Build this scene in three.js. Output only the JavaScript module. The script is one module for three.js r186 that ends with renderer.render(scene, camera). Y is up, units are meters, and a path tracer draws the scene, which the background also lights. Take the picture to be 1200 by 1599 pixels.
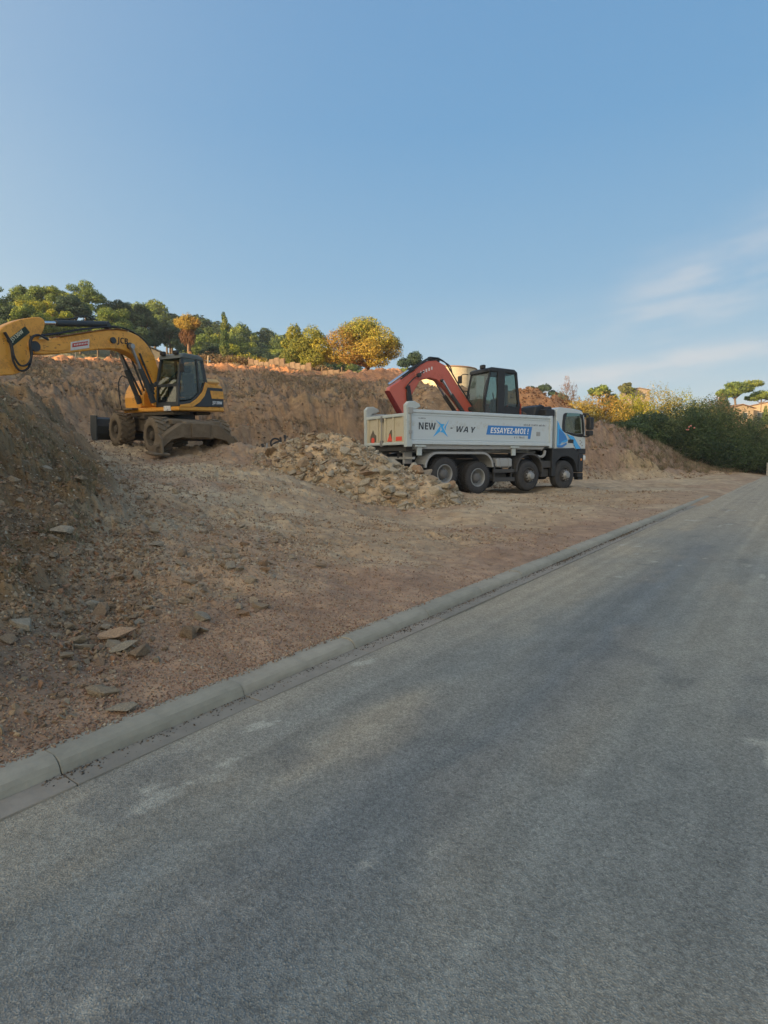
import * as THREE from 'three';
import { mergeGeometries, mergeVertices } from 'three/addons/utils/BufferGeometryUtils.js';
import { RoundedBoxGeometry } from 'three/addons/geometries/RoundedBoxGeometry.js';
import { ConvexGeometry } from 'three/addons/geometries/ConvexGeometry.js';
import { TextGeometry } from 'three/addons/geometries/TextGeometry.js';
import { FontLoader } from 'three/addons/loaders/FontLoader.js';

// ---------------------------------------------------------------- camera, sky, sun, exposure
const EXPOSURE = 2;
const scene = new THREE.Scene();
const camera = new THREE.PerspectiveCamera(83.23, 768 / 1024, 0.1, 6000);   // vertical field of view
camera.position.set(0, 1.35, 0);                                            // eye in a car on the road
camera.rotation.x = -0.0947;                                                // looking slightly down
const renderer = new THREE.WebGLRenderer({ antialias: true });
renderer.setSize(768, 1024);
renderer.toneMapping = THREE.LinearToneMapping;
renderer.toneMappingExposure = EXPOSURE;
renderer.shadowMap.enabled = true;
renderer.shadowMap.type = THREE.PCFSoftShadowMap;

const SUN_EL = 8 * Math.PI / 180;
const toSun = new THREE.Vector3(-0.75 * Math.cos(SUN_EL), Math.sin(SUN_EL), 0.66 * Math.cos(SUN_EL)).normalize();
const sun = new THREE.DirectionalLight(new THREE.Color().setRGB(1, 0.72, 0.4), 5);
sun.target.position.set(0, 0, -30); sun.position.copy(toSun).multiplyScalar(160).add(sun.target.position);
sun.castShadow = true; sun.shadow.mapSize.set(4096, 4096);
Object.assign(sun.shadow.camera, { left: -140, right: 140, top: 90, bottom: -60, near: 1, far: 420 });
scene.add(sun, sun.target);

// ---------------------------------------------------------------- noise
function mulberry(a) { return () => { a |= 0; a = a + 0x6D2B79F5 | 0; let t = Math.imul(a ^ a >>> 15, 1 | a); t = t + Math.imul(t ^ t >>> 7, 61 | t) ^ t; return ((t ^ t >>> 14) >>> 0) / 4294967296; }; }
scene.fog = new THREE.FogExp2(0xbccbd8, 0.0005);                             // thin evening haze over the far hillside
const rnd = mulberry(20240611);
const R = (a, b) => a + (b - a) * rnd();
const clamp = (x, a = 0, b = 1) => x < a ? a : x > b ? b : x;
const sm = (a, b, x) => { const t = clamp((x - a) / (b - a)); return t * t * (3 - 2 * t); };
const mix = (a, b, t) => a + (b - a) * t;
const mix3 = (a, b, t) => [mix(a[0], b[0], t), mix(a[1], b[1], t), mix(a[2], b[2], t)];
function hash2(x, y) { let h = Math.imul(x, 374761393) + Math.imul(y, 668265263) | 0; h = Math.imul(h ^ h >>> 13, 1274126177); return ((h ^ h >>> 16) >>> 0) / 4294967296; }
function noise(x, y, period = 0) {                       // value noise in -1..1
  let xi = Math.floor(x), yi = Math.floor(y); const fx = x - xi, fy = y - yi;
  const u = fx * fx * fx * (fx * (fx * 6 - 15) + 10), v = fy * fy * fy * (fy * (fy * 6 - 15) + 10);
  let x1 = xi + 1, y1 = yi + 1;
  if (period) { const m = (k) => ((k % period) + period) % period; xi = m(xi); yi = m(yi); x1 = m(x1); y1 = m(y1); }
  return mix(mix(hash2(xi, yi), hash2(x1, yi), u), mix(hash2(xi, y1), hash2(x1, y1), u), v) * 2 - 1;
}
function fbm(x, y, oct = 4, gain = 0.5) { let s = 0, a = 1, n = 0; for (let i = 0; i < oct; i++) { s += a * noise(x + i * 17.3, y - i * 9.1); n += a; a *= gain; x *= 2.03; y *= 2.03; } return s / n; }
function pfbm(x, y, period, oct = 4, gain = 0.5) { let s = 0, a = 1, n = 0, p = period; for (let i = 0; i < oct; i++) { s += a * noise(x + 0, y + 0, p); n += a; a *= gain; x *= 2; y *= 2; p *= 2; } return s / n; }
function ridged(x, y, oct = 3) { let s = 0, a = 1, n = 0; for (let i = 0; i < oct; i++) { s += a * (1 - 2 * Math.abs(noise(x + i * 31.7, y + i * 11.9))); n += a; a *= 0.5; x *= 2.1; y *= 2.1; } return s / n; }

// ---------------------------------------------------------------- the sky: clear late afternoon air with thin cirrus low down
{
  const W = 2048, H = 1024, data = new Float32Array(W * H * 4), d = new THREE.Vector3();
  const stops = [[0, [0.57, 0.68, 0.71]], [4, [0.49, 0.63, 0.705]], [9, [0.37, 0.55, 0.695]], [16, [0.26, 0.46, 0.665]], [28, [0.17, 0.37, 0.62]], [50, [0.125, 0.29, 0.55]], [90, [0.105, 0.26, 0.5]]];
  const streaks = [  // azimuth of the middle, elevation there, half length, half thickness, slope, strength
    [27, 8.3, 16, 1.1, 0.11, 0.55], [20, 7.0, 10, 1.0, 0.06, 0.4], [29, 14.2, 7.5, 3.0, 0.2, 0.55], [37, 5.2, 12, 1.5, 0.05, 0.5], [12, 10.5, 10, 2.6, 0.1, 0.13], [2, 6, 16, 2.2, 0.03, 0.12],
    [65, 11, 20, 1.6, 0.05, 0.4], [100, 7, 22, 1.2, -0.03, 0.4], [-70, 10, 20, 1.5, 0.05, 0.3], [160, 9, 25, 1.4, 0.04, 0.4], [-160, 13, 20, 2, -0.04, 0.35]];
  for (let j = 0; j < H; j++) for (let i = 0; i < W; i++) {
    const el = ((j + 0.5) / H - 0.5) * Math.PI, ph = ((i + 0.5) / W - 0.5) * 2 * Math.PI;
    d.set(Math.cos(el) * Math.cos(ph), Math.sin(el), Math.cos(el) * Math.sin(ph));
    const e = Math.max(0, el * 180 / Math.PI);
    let k = 0; while (k < stops.length - 2 && e > stops[k + 1][0]) k++;
    let c = mix3(stops[k][1], stops[k + 1][1], clamp((e - stops[k][0]) / (stops[k + 1][0] - stops[k][0])));
    const ang = Math.acos(clamp(d.dot(toSun), -1, 1));
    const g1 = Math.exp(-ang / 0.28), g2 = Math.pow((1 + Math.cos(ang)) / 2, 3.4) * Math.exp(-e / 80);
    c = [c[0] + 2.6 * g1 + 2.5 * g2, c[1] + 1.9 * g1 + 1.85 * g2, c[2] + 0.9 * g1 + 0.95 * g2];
    let az = Math.atan2(d.x, -d.z) * 180 / Math.PI, cl = 0;
    for (const [a0, e0, L, T, s, f] of streaks) {
      let da = az - a0; if (da > 180) da -= 360; if (da < -180) da += 360;
      if (Math.abs(da) > L * 1.6) continue;
      const w = e - (e0 + s * da) + 0.5 * fbm(az * 0.21, e * 0.4 + a0, 3) * T;
      const body = Math.exp(-(w * w) / (T * T)) * Math.exp(-Math.pow(da / L, 4));
      cl += f * body * clamp(0.62 + 0.9 * fbm(az * 0.16 + a0, e * 1.1 - az * 0.12, 5, 0.55));
    }
    cl = Math.min(cl, 0.7);
    const warm = [0.72, 0.71, 0.72];
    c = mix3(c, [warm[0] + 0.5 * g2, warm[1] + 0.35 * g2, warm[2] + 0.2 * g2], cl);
    const o = (j * W + i) * 4;
    data[o] = c[0] / EXPOSURE; data[o + 1] = c[1] / EXPOSURE; data[o + 2] = c[2] / EXPOSURE; data[o + 3] = 1;
  }
  const tex = new THREE.DataTexture(data, W, H, THREE.RGBAFormat, THREE.FloatType);
  tex.mapping = THREE.EquirectangularReflectionMapping; tex.magFilter = tex.minFilter = THREE.LinearFilter; tex.colorSpace = THREE.LinearSRGBColorSpace; tex.needsUpdate = true;
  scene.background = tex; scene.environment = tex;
}

// ---------------------------------------------------------------- textures (grain and wear only)
function dataTex(n, fn, srgb = false) {
  const a = new Uint8Array(n * n * 4);
  for (let j = 0; j < n; j++) for (let i = 0; i < n; i++) { const v = fn(i / n, j / n), o = (j * n + i) * 4; const t = Array.isArray(v) ? v : [v, v, v]; for (let c = 0; c < 3; c++) a[o + c] = clamp(t[c]) * 255; a[o + 3] = 255; }
  const t = new THREE.DataTexture(a, n, n); t.wrapS = t.wrapT = THREE.RepeatWrapping; t.magFilter = t.minFilter = THREE.LinearFilter; t.generateMipmaps = false; if (srgb) t.colorSpace = THREE.SRGBColorSpace; t.needsUpdate = true; return t;
}
function cells(x, y, n, seed) {                          // tileable cellular distance, cell value
  const px = x * n, py = y * n, cx = Math.floor(px), cy = Math.floor(py); let best = 9, id = 0;
  for (let j = -1; j <= 1; j++) for (let i = -1; i <= 1; i++) {
    const gx = cx + i, gy = cy + j, wx = ((gx % n) + n) % n, wy = ((gy % n) + n) % n;
    const qx = gx + hash2(wx + seed, wy), qy = gy + hash2(wx, wy + seed * 7 + 3), dd = (qx - px) ** 2 + (qy - py) ** 2;
    if (dd < best) { best = dd; id = hash2(wx * 3 + seed, wy * 5 + 1); }
  }
  return [Math.sqrt(best), id];
}
const soilMap = dataTex(1024, (u, v) => { const [d, id] = cells(u, v, 90, 5), f = pfbm(u * 12, v * 12, 12, 6, 0.62), p = id > 0.72 ? (1 - sm(0.2, 0.5, d)) * (id - 0.6) * 0.7 : 0; const l = 0.74 + 0.24 * f + p; return [l, l * (0.985 + 0.02 * f), l * (0.97 - 0.02 * f)]; });
const soilBump = dataTex(1024, (u, v) => { const [d, id] = cells(u, v, 90, 5); return 0.45 + 0.28 * pfbm(u * 14, v * 14, 14, 6, 0.62) + (id > 0.6 ? (1 - sm(0.1, 0.55, d)) * 0.4 * id : 0); });
const asphaltMap = dataTex(1024, (u, v) => { const [d, id] = cells(u, v, 230, 11), [d2, id2] = cells(u, v, 110, 23), chip = id > 0.25 ? 1 - sm(0.15, 0.7, d) : 0, big = id2 > 0.7 ? 1 - sm(0.1, 0.45, d2) : 0; return 0.38 + chip * (0.04 + 0.4 * (id - 0.4)) + big * 0.5 * (id2 - 0.55) + 0.22 * pfbm(u * 90, v * 90, 90, 4, 0.75); });
const asphaltBump = dataTex(1024, (u, v) => { const [d, id] = cells(u, v, 230, 11), [d2, id2] = cells(u, v, 110, 23); return 0.2 + (1 - sm(0.1, 0.8, d)) * 0.4 * id * id + (id2 > 0.7 ? (1 - sm(0.1, 0.5, d2)) * 0.25 : 0) + 0.22 * pfbm(u * 80, v * 80, 80, 4, 0.7); });
const grain = dataTex(512, (u, v) => 0.82 + 0.16 * pfbm(u * 10, v * 10, 10, 6, 0.6));
const grainBump = dataTex(512, (u, v) => 0.5 + 0.4 * pfbm(u * 24, v * 24, 24, 5, 0.65));
const wearMap = dataTex(512, (u, v) => { const a = pfbm(u * 5, v * 5, 5, 6, 0.6), st = pfbm(u * 40, v * 3, 1, 1); const dirt = sm(0.12, 0.75, a + 0.25 * pfbm(u * 40, v * 40, 40, 3)); return mix3([0.97, 0.97, 0.97], [0.72, 0.64, 0.54], dirt * 0.6 + 0.05 * st); });
const wornMap = dataTex(512, (u, v) => { const a = pfbm(u * 4, v * 4, 4, 6, 0.62), g = pfbm(u * 36, v * 36, 36, 3), dirt = sm(0.0, 0.5, a + 0.3 * g), rust = sm(0.42, 0.55, pfbm(u * 9 + 3, v * 9, 9, 5, 0.6) + 0.15 * g); return mix3(mix3([0.97, 0.97, 0.97], [0.66, 0.62, 0.62], dirt * 0.75), [0.34, 0.3, 0.34], rust * 0.75); });
const mudMap = dataTex(512, (u, v) => { const a = 0.5 + 0.5 * pfbm(u * 7, v * 7, 7, 6, 0.62); return mix3([0.62, 0.55, 0.46], [1, 0.94, 0.84], a); });
const barkMap = dataTex(256, (u, v) => 0.7 + 0.3 * pfbm(u * 30, v * 5, 30, 1) * 0.6 + 0.2 * pfbm(u * 16, v * 16, 16, 3));

const std = (rgb, o = {}) => new THREE.MeshStandardMaterial({ color: new THREE.Color().setRGB(...rgb), roughness: 0.85, ...o });
const phys = (rgb, o = {}) => new THREE.MeshPhysicalMaterial({ color: new THREE.Color().setRGB(...rgb), roughness: 0.5, ...o });

// ---------------------------------------------------------------- object helpers
const taken = new Map();
function numbered(n) { const k = taken.get(n) || 0; taken.set(n, k + 1); return k ? `${n}_${String(k).padStart(3, '0')}` : n; }
function tag(o, label, category, group, kind) { if (label) o.userData.label = label; if (category) o.userData.category = category; if (group) o.userData.group = group; if (kind) o.userData.kind = kind; return o; }
function thing(name, label, category, [x, y, z] = [0, 0, 0], turn = 0, group) { const g = new THREE.Group(); g.name = numbered(name); g.position.set(x, y, z); g.rotation.y = turn; tag(g, label, category, group); scene.add(g); return g; }
function structure(name, geo, mat) { const m = new THREE.Mesh(geo, mat); m.name = numbered(name); m.castShadow = m.receiveShadow = true; m.userData.kind = 'structure'; scene.add(m); return m; }
// metres for uv, taken from the flattest side of each face
function metreUV(g, scale = 1) {
  if (g.index) g = g.toNonIndexed();
  if (!g.attributes.normal) g.computeVertexNormals();
  const p = g.attributes.position, uv = new Float32Array(p.count * 2);
  const a = new THREE.Vector3(), b = new THREE.Vector3(), c = new THREE.Vector3();
  for (let i = 0; i < p.count; i += 3) {
    a.fromBufferAttribute(p, i); b.fromBufferAttribute(p, i + 1).sub(a); c.fromBufferAttribute(p, i + 2).sub(a); b.cross(c);
    const ax = Math.abs(b.x), ay = Math.abs(b.y), az = Math.abs(b.z);
    for (let k = 0; k < 3; k++) { const x = p.getX(i + k), y = p.getY(i + k), z = p.getZ(i + k); uv[(i + k) * 2] = (ax > ay && ax > az ? z : x) * scale; uv[(i + k) * 2 + 1] = (ay >= ax && ay >= az ? z : y) * scale; }
  }
  g.setAttribute('uv', new THREE.BufferAttribute(uv, 2));
  for (const n of Object.keys(g.attributes)) if (!['position', 'normal', 'uv'].includes(n)) g.deleteAttribute(n);
  return g;
}
function join(geos) { const l = [geos].flat(Infinity).map((g) => metreUV(g)); return l.length === 1 ? l[0] : mergeGeometries(l); }
function part(name, geos, mat, parent, label) { const m = new THREE.Mesh(join(geos), mat); m.name = parent === scene ? numbered(name) : name; m.castShadow = m.receiveShadow = true; if (label) m.userData.label = label; parent.add(m); return m; }
const M4 = (x, y, z, rx = 0, ry = 0, rz = 0) => new THREE.Matrix4().compose(new THREE.Vector3(x, y, z), new THREE.Quaternion().setFromEuler(new THREE.Euler(rx, ry, rz)), new THREE.Vector3(1, 1, 1));
function box(x0, x1, y0, y1, z0, z1, r = 0.012) { const w = x1 - x0, h = y1 - y0, d = z1 - z0; r = Math.min(r, w * 0.45, h * 0.45, d * 0.45); return (r > 0.003 ? new RoundedBoxGeometry(w, h, d, 1, r) : new THREE.BoxGeometry(w, h, d)).applyMatrix4(M4((x0 + x1) / 2, (y0 + y1) / 2, (z0 + z1) / 2)); }
function rod(a, b, r, r2 = r, seg = 10) { const A = new THREE.Vector3(...a), B = new THREE.Vector3(...b), d = B.clone().sub(A), g = new THREE.CylinderGeometry(r2, r, d.length(), seg); return g.applyMatrix4(new THREE.Matrix4().compose(A.clone().add(B).multiplyScalar(0.5), new THREE.Quaternion().setFromUnitVectors(new THREE.Vector3(0, 1, 0), d.clone().normalize()), new THREE.Vector3(1, 1, 1))); }
function bar(a, b, w, h, r = 0.01) { const A = new THREE.Vector3(...a), B = new THREE.Vector3(...b), d = B.clone().sub(A), L = d.length(), g = new RoundedBoxGeometry(L, h, w, 1, Math.min(r, w * 0.4, h * 0.4)); const x = d.normalize(), z = new THREE.Vector3().crossVectors(x, Math.abs(x.y) > 0.99 ? new THREE.Vector3(0, 0, 1) : new THREE.Vector3(0, 1, 0)).normalize(), y = new THREE.Vector3().crossVectors(z, x); return g.applyMatrix4(new THREE.Matrix4().makeBasis(x, y, z).setPosition(A.add(B).multiplyScalar(0.5))); }
function hose(pts, r, seg = 24) { return new THREE.TubeGeometry(new THREE.CatmullRomCurve3(pts.map((p) => new THREE.Vector3(...p))), seg, r, 6); }
function shapeOf(pts) { const s = new THREE.Shape(); pts.forEach(([x, y], i) => i ? s.lineTo(x, y) : s.moveTo(x, y)); s.closePath(); return s; }
function smoothLoop(pts, n = 4) { const c = new THREE.CatmullRomCurve3(pts.map(([x, y]) => new THREE.Vector3(x, y, 0)), true, 'catmullrom', 0.4); return c.getPoints(pts.length * n).slice(0, -1).map((p) => [p.x, p.y]); }
// a side profile in x, y given thickness from z0 to z1
function prism(pts, z0, z1, bevel = 0.012, holes = []) { const s = shapeOf(pts); for (const h of holes) s.holes.push(shapeOf(h)); const b = Math.min(bevel, (z1 - z0) * 0.45); return new THREE.ExtrudeGeometry(s, { depth: z1 - z0 - 2 * b, bevelEnabled: b > 0.001, bevelThickness: b, bevelSize: b, bevelOffset: -b, bevelSegments: 1, curveSegments: 6 }).translate(0, 0, z0 + b); }
// a plan outline in x, z given height from y0 to y1
function slab(pts, y0, y1, bevel = 0.012) { return prism(pts.map(([x, z]) => [x, -z]), y0, y1, bevel).applyMatrix4(new THREE.Matrix4().makeRotationX(-Math.PI / 2)); }
function rockGeo(seed, n = 14, flat = 0.75) { const r = mulberry(seed), pts = []; for (let i = 0; i < n; i++) { const u = r() * 2 - 1, a = r() * 6.283, q = Math.sqrt(1 - u * u), k = 0.75 + 0.35 * r(); pts.push(new THREE.Vector3(q * Math.cos(a) * k, u * k * flat, q * Math.sin(a) * k * (0.7 + 0.3 * r()))); } return metreUV(new ConvexGeometry(pts)); }
const font = await new FontLoader().loadAsync('fonts/droid/droid_sans_bold.typeface.json');
function lettering(str, size, depth = 0.004, slant = 0, stretch = 1) { const g = new TextGeometry(str, { font, size, depth, curveSegments: 3, bevelEnabled: false }); g.applyMatrix4(new THREE.Matrix4().set(stretch, slant, 0, 0, 0, 1, 0, 0, 0, 0, 1, 0, 0, 0, 0, 1)); return g; }

// ================================================================ THE GROUND
// plan coordinates: x to the right, f forward (z = -f); s runs along the road, t to its left from the gutter
const DX = 0.587, DF = 0.809, KERB = 2.47;
const tOf = (x, f) => -DF * x + DX * f - KERB, sOf = (x, f) => DX * x + DF * f;
const xOf = (s, t) => DX * s - DF * (t + KERB), fOf = (s, t) => DF * s + DX * (t + KERB);
// the hillside before anything was dug away: heights at known spots, joined by a thin plate
const spots = [[-4, 2, 1.25], [-5, 5, 1.9], [-5.6, 8, 2.3], [-7, 11.5, 2.6], [-9, 15, 2.8], [-10.5, 19, 2.85], [-14, 12, 3.1], [-14, 18, 3.4], [-22, 12, 3.8], [-18, 25, 4.7], [-11, 24, 3.95],
  [-6, 22.5, 3.3], [-3, 22.5, 3.3], [0, 23, 3.25], [3, 25, 3.1], [-17, 30, 5.8], [-8, 30, 5.0], [0, 30, 4.7], [-23, 35, 7.3], [-6, 38, 6.75], [-1, 38, 6.15], [-10, 42, 7.8], [-25, 45, 8.6], [-40, 40, 9.5],
  [6, 29, 3.3], [11, 32, 3.35], [14, 36, 3.2], [18.5, 40, 2.3], [24, 44, 1.0], [10, 42, 4.4], [20, 52, 3.2], [35, 60, 1.6], [30, 80, 5], [60, 100, 5.5], [5, 60, 7.4], [-2, 50, 7.6], [-7, 50, 8], [-15, 70, 11], [-40, 80, 15.5], [-62, 80, 20],
  [-80, 120, 28], [-35, 125, 21], [-52, 125, 24.5], [-20, 125, 16.5], [-5, 130, 13.5], [30, 150, 10], [80, 150, 8], [-150, 150, 42], [-60, 20, 9], [-25, -10, 3], [-8, -8, 1.2], [-60, -55, 4], [-120, 15, 10], [0, -110, 2], [5, -25, 0.2], [30, 0, -0.3], [40, 30, -0.5], [60, 60, 0], [-120, 60, 22], [0, 230, 14], [-120, 240, 34], [120, 240, 8]];
const tpsW = (() => {
  const n = spots.length, N = n + 3, A = Array.from({ length: N }, () => new Float64Array(N + 1));
  const K = (r2) => r2 > 0 ? r2 * Math.log(r2) : 0;
  for (let i = 0; i < n; i++) { for (let j = 0; j < n; j++) A[i][j] = K((spots[i][0] - spots[j][0]) ** 2 + (spots[i][1] - spots[j][1]) ** 2); A[i][i] += 0.5; A[i][n] = A[n][i] = 1; A[i][n + 1] = A[n + 1][i] = spots[i][0]; A[i][n + 2] = A[n + 2][i] = spots[i][1]; A[i][N] = spots[i][2]; }
  for (let c = 0; c < N; c++) { let p = c; for (let r = c + 1; r < N; r++) if (Math.abs(A[r][c]) > Math.abs(A[p][c])) p = r; [A[c], A[p]] = [A[p], A[c]]; for (let r = 0; r < N; r++) if (r !== c) { const k = A[r][c] / A[c][c]; if (k) for (let q = c; q <= N; q++) A[r][q] -= k * A[c][q]; } }
  return A.map((r, i) => r[N] / r[i]);
})();
function hillside(x, f) {
  const r = Math.hypot(x, f); if (r > 240) { x *= 240 / r; f *= 240 / r; }
  const n = spots.length; let s = tpsW[n] + tpsW[n + 1] * x + tpsW[n + 2] * f;
  for (let i = 0; i < n; i++) { const r2 = (x - spots[i][0]) ** 2 + (f - spots[i][1]) ** 2; if (r2 > 0) s += tpsW[i] * r2 * Math.log(r2); }
  return s;
}
// the foot of the cut banks round the levelled yard, from the kerb by the camera round behind the truck and back to the road
const foot = [[-0.4, -1], [-1.1, 1.2], [-1.75, 2.7], [-2.5, 5.3], [-3.6, 8], [-4.9, 10.4], [-7, 14], [-9.3, 17.6], [-10.9, 20.2], [-10, 21.9], [-8, 21.8], [-6, 21.2], [-3, 21.2], [0, 21.6], [2.5, 22.6], [5, 24.8], [8, 27.5], [11, 29.8], [17, 34], [21.5, 38.5], [25.5, 41.5], [31, 46], [40, 57], [60, 84], [75, 104]];
function cutDistance(x, f) {                             // metres outside the yard (positive up the bank)
  let best = 1e9, side = 1;
  for (let i = 0; i < foot.length - 1; i++) {
    const [ax, af] = foot[i], [bx, bf] = foot[i + 1], ux = bx - ax, uf = bf - af, L2 = ux * ux + uf * uf, k = clamp(((x - ax) * ux + (f - af) * uf) / L2);
    const dx = x - ax - ux * k, df = f - af - uf * k, d = dx * dx + df * df;
    if (d < best - 1e-9) { best = d; side = ux * df - uf * dx > 0 ? 1 : -1; }
  }
  return side * Math.sqrt(best);
}
const bump = (x, f, cx, cf, rx, rf, ang = 0) => { const c = Math.cos(ang), s = Math.sin(ang), dx = x - cx, df = f - cf, u = (dx * c + df * s) / rx, v = (-dx * s + df * c) / rf; return Math.exp(-(u * u + v * v)); };
// hill across the road behind the camera, between the yard and the low sun: it keeps the yard in shade
function backHill(x, f) {
  const up = -(0.75 * x + 0.66 * f), al = -0.66 * x + 0.75 * f;
  if (up < 5) return [0, 0];
  const crest = 21.2 - 2.6 * sm(34, 46, al) + 6 * sm(22, 14, al) + 0.4 * Math.sin(al * 0.05 + 1) + 0.7 * noise(al * 0.09, 3) + 0.35 * noise(al * 0.4, 8);
  return [crest, Math.exp(-(((up - 82) / 30) ** 2)) * sm(-190, -110, al) * sm(240, 170, al)];
}
function baseHeight(x, f) {
  const t = tOf(x, f);
  const F = 0.13 + 0.1 * Math.max(0, t - 0.8) * sm(1.2, -3.6, x) * sm(-2, 4, f);
  let d = cutDistance(x, f);
  d += 0.55 * fbm(x * 0.35, f * 0.35, 3) * sm(3, 9, f) + 0.16 * fbm(x * 1.6, f * 1.6, 3);
  const w = mix(mix(2.9, 1.8, sm(7, 14, f)), 3.0, sm(17, 20.5, f) * sm(14, 8, x)) + 1.6 * sm(8, 14, x);
  let b = sm(-0.15, w, d) * 0.5 + 0.5 * clamp((d + 0.1) / (w * 0.9 + 0.1));
  if (b > 0.04 && b < 0.98) b = clamp(b + 0.05 * Math.sin(b * 17 + 3 * fbm(x * 0.5, f * 0.5 + 30, 3)) * sm(0.04, 0.2, b) * sm(0.98, 0.85, b));   // ledges left by the bucket
  let h = F;
  if (b > 0) h = mix(F, hillside(x, f), b);
  h += 0.35 * bump(x, f, -4.6, 18.6, 2.6, 0.9, -0.15) + 0.5 * bump(x, f, -2, 17.2, 2.2, 1.1, -0.3);   // low windrow of dug earth in front of the rear bank
  const [hb, hk] = backHill(x, f); if (hk > 0) h = mix(h, hb, hk);
  return { h, b, d, t };
}
function clodCells(x, y) {                                // rounded clods, one per cell, of uneven size
  const cx = Math.floor(x), cy = Math.floor(y); let h = 0;
  for (let j = -1; j <= 1; j++) for (let i = -1; i <= 1; i++) { const gx = cx + i, gy0 = cy + j, k = hash2(gx + 91, gy0 - 17); if (k < 0.35) continue; const r = 0.3 + 0.55 * k * k, q = ((gx + hash2(gx, gy0) - x) ** 2 + (gy0 + hash2(gy0 + 5, gx) - y) ** 2) / (r * r); if (q < 1) h = Math.max(h, Math.sqrt(1 - q) * r); }
  return h;
}
const lane = (x, f) => { const q = (f - 0.35 * x) - 6.5 + 0.35 * noise(x * 0.4, f * 0.2); return Math.max(Math.exp(-(((q - 0.1) / 0.8) ** 2)), Math.exp(-(((q - 4.5) / 0.9) ** 2))) * (0.55 + 0.45 * noise(x * 0.5 + 8, f * 0.5)); };
const flatRoad = (x, f, t) => t < 0.1 && t > -6.6;
function groundHeight(x, f) {
  const { h: h0, b, d, t } = baseHeight(x, f), far = Math.hypot(x, f);
  let h = h0;
  if (far < 130) {
    const near = 1 - sm(60, 130, far), lump = clamp(b * 1.4), verge = 1 - sm(0.3, 2.2, t), truckway = sm(-1, 3, x) * sm(8, 2, t - 3) * (1 - b), fall = 1 - sm(25, 60, far);
    const rough = mix(mix(1, 0.35, verge), 0.3, truckway);
    h += near * (0.16 * fbm(x * 0.45, f * 0.45, 3) + (0.09 + 0.3 * lump) * fbm(x * 1.3 + 7, f * 1.3, 3) * rough);
    const gate = (0.35 + 1.1 * sm(-0.25, 0.45, fbm(x * 0.55 + 21, f * 0.55, 3))) * (1 - 0.75 * (1 - lump) * clamp(lane(x, f)));
    if (fall > 0.05) { const wx = x + 0.05 * noise(x * 6, f * 6), wf = f + 0.05 * noise(x * 6 + 40, f * 6); h += fall * rough * ((0.03 + 0.1 * lump) * gate * clodCells(wx * 3.6, wf * 3.6) + (0.02 + 0.05 * lump) * gate * clodCells(wx * 8 + 30, wf * 8)); }
    h += fall * rough * gate * ((0.06 + 0.15 * lump) * fbm(x * 4.2, f * 4.2 + 3, 3, 0.6) + (0.03 + 0.06 * lump) * ridged(x * 9, f * 9, 3) + (0.022 + 0.024 * lump) * fbm(x * 24, f * 24, 2));
    if (b < 0.6) {                                      // wheel ruts sweeping across the yard
      const q = (f - 0.35 * x) - 6.5 + 0.35 * noise(x * 0.4, f * 0.2), tr = (1 - b) * sm(1, 3, t);
      for (const o of [-1.1, 0.9, 3.6, 5.4]) h -= 0.085 * tr * Math.exp(-(((q - o) / 0.22) ** 2)) * (0.7 + 0.3 * Math.sin(x * 14 + f * 3));
    }
    const slump = sm(0.05, 0.45, b) * (1 - sm(0.7, 1, b));   // gullies down the cut face
    const teeth = (x < -6 && f < 20.5 ? -0.55 * x + 0.83 * f : x) * 4.2; h += slump * 0.055 * sm(-0.1, 0.35, fbm(x * 0.6, f * 0.6 + 60, 2)) * Math.sin(teeth * 1.57 + 1.5 * noise(x, f));   // scratches of the bucket teeth
    h += slump * (f > 20.3 ? 0.07 : 0.18) * ridged(x * 1.1 + f * 0.35, f * 0.25 - x * 0.2, 3);
  } else h += 0.8 * fbm(x * 0.03, f * 0.03, 3) * sm(130, 200, far);
  const s = sOf(x, f);
  if (t < 1.1) h = mix(h, 0.042 + 0.035 * sm(9, 16, s) + 0.01 * fbm(x * 6, f * 6, 3) + 0.06 * sm(0.2, 1.1, t), 1 - sm(0.22, 1.1, t));
  if (t < 0.15) h = mix(h, -0.07 + 0.1 * sm(13, 20, s) * sm(-0.7, 0.05, t), t > -6.4 ? sm(0.15, 0.06, t) : sm(-9, -6.5, t));
  return h;
}
const SOIL = { tan: [0.30, 0.215, 0.135], red: [0.255, 0.163, 0.108], grey: [0.34, 0.265, 0.175], dark: [0.18, 0.125, 0.08], olive: [0.245, 0.18, 0.105], orange: [0.46, 0.215, 0.1], straw: [0.34, 0.25, 0.14], pale: [0.36, 0.27, 0.175] };
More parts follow.
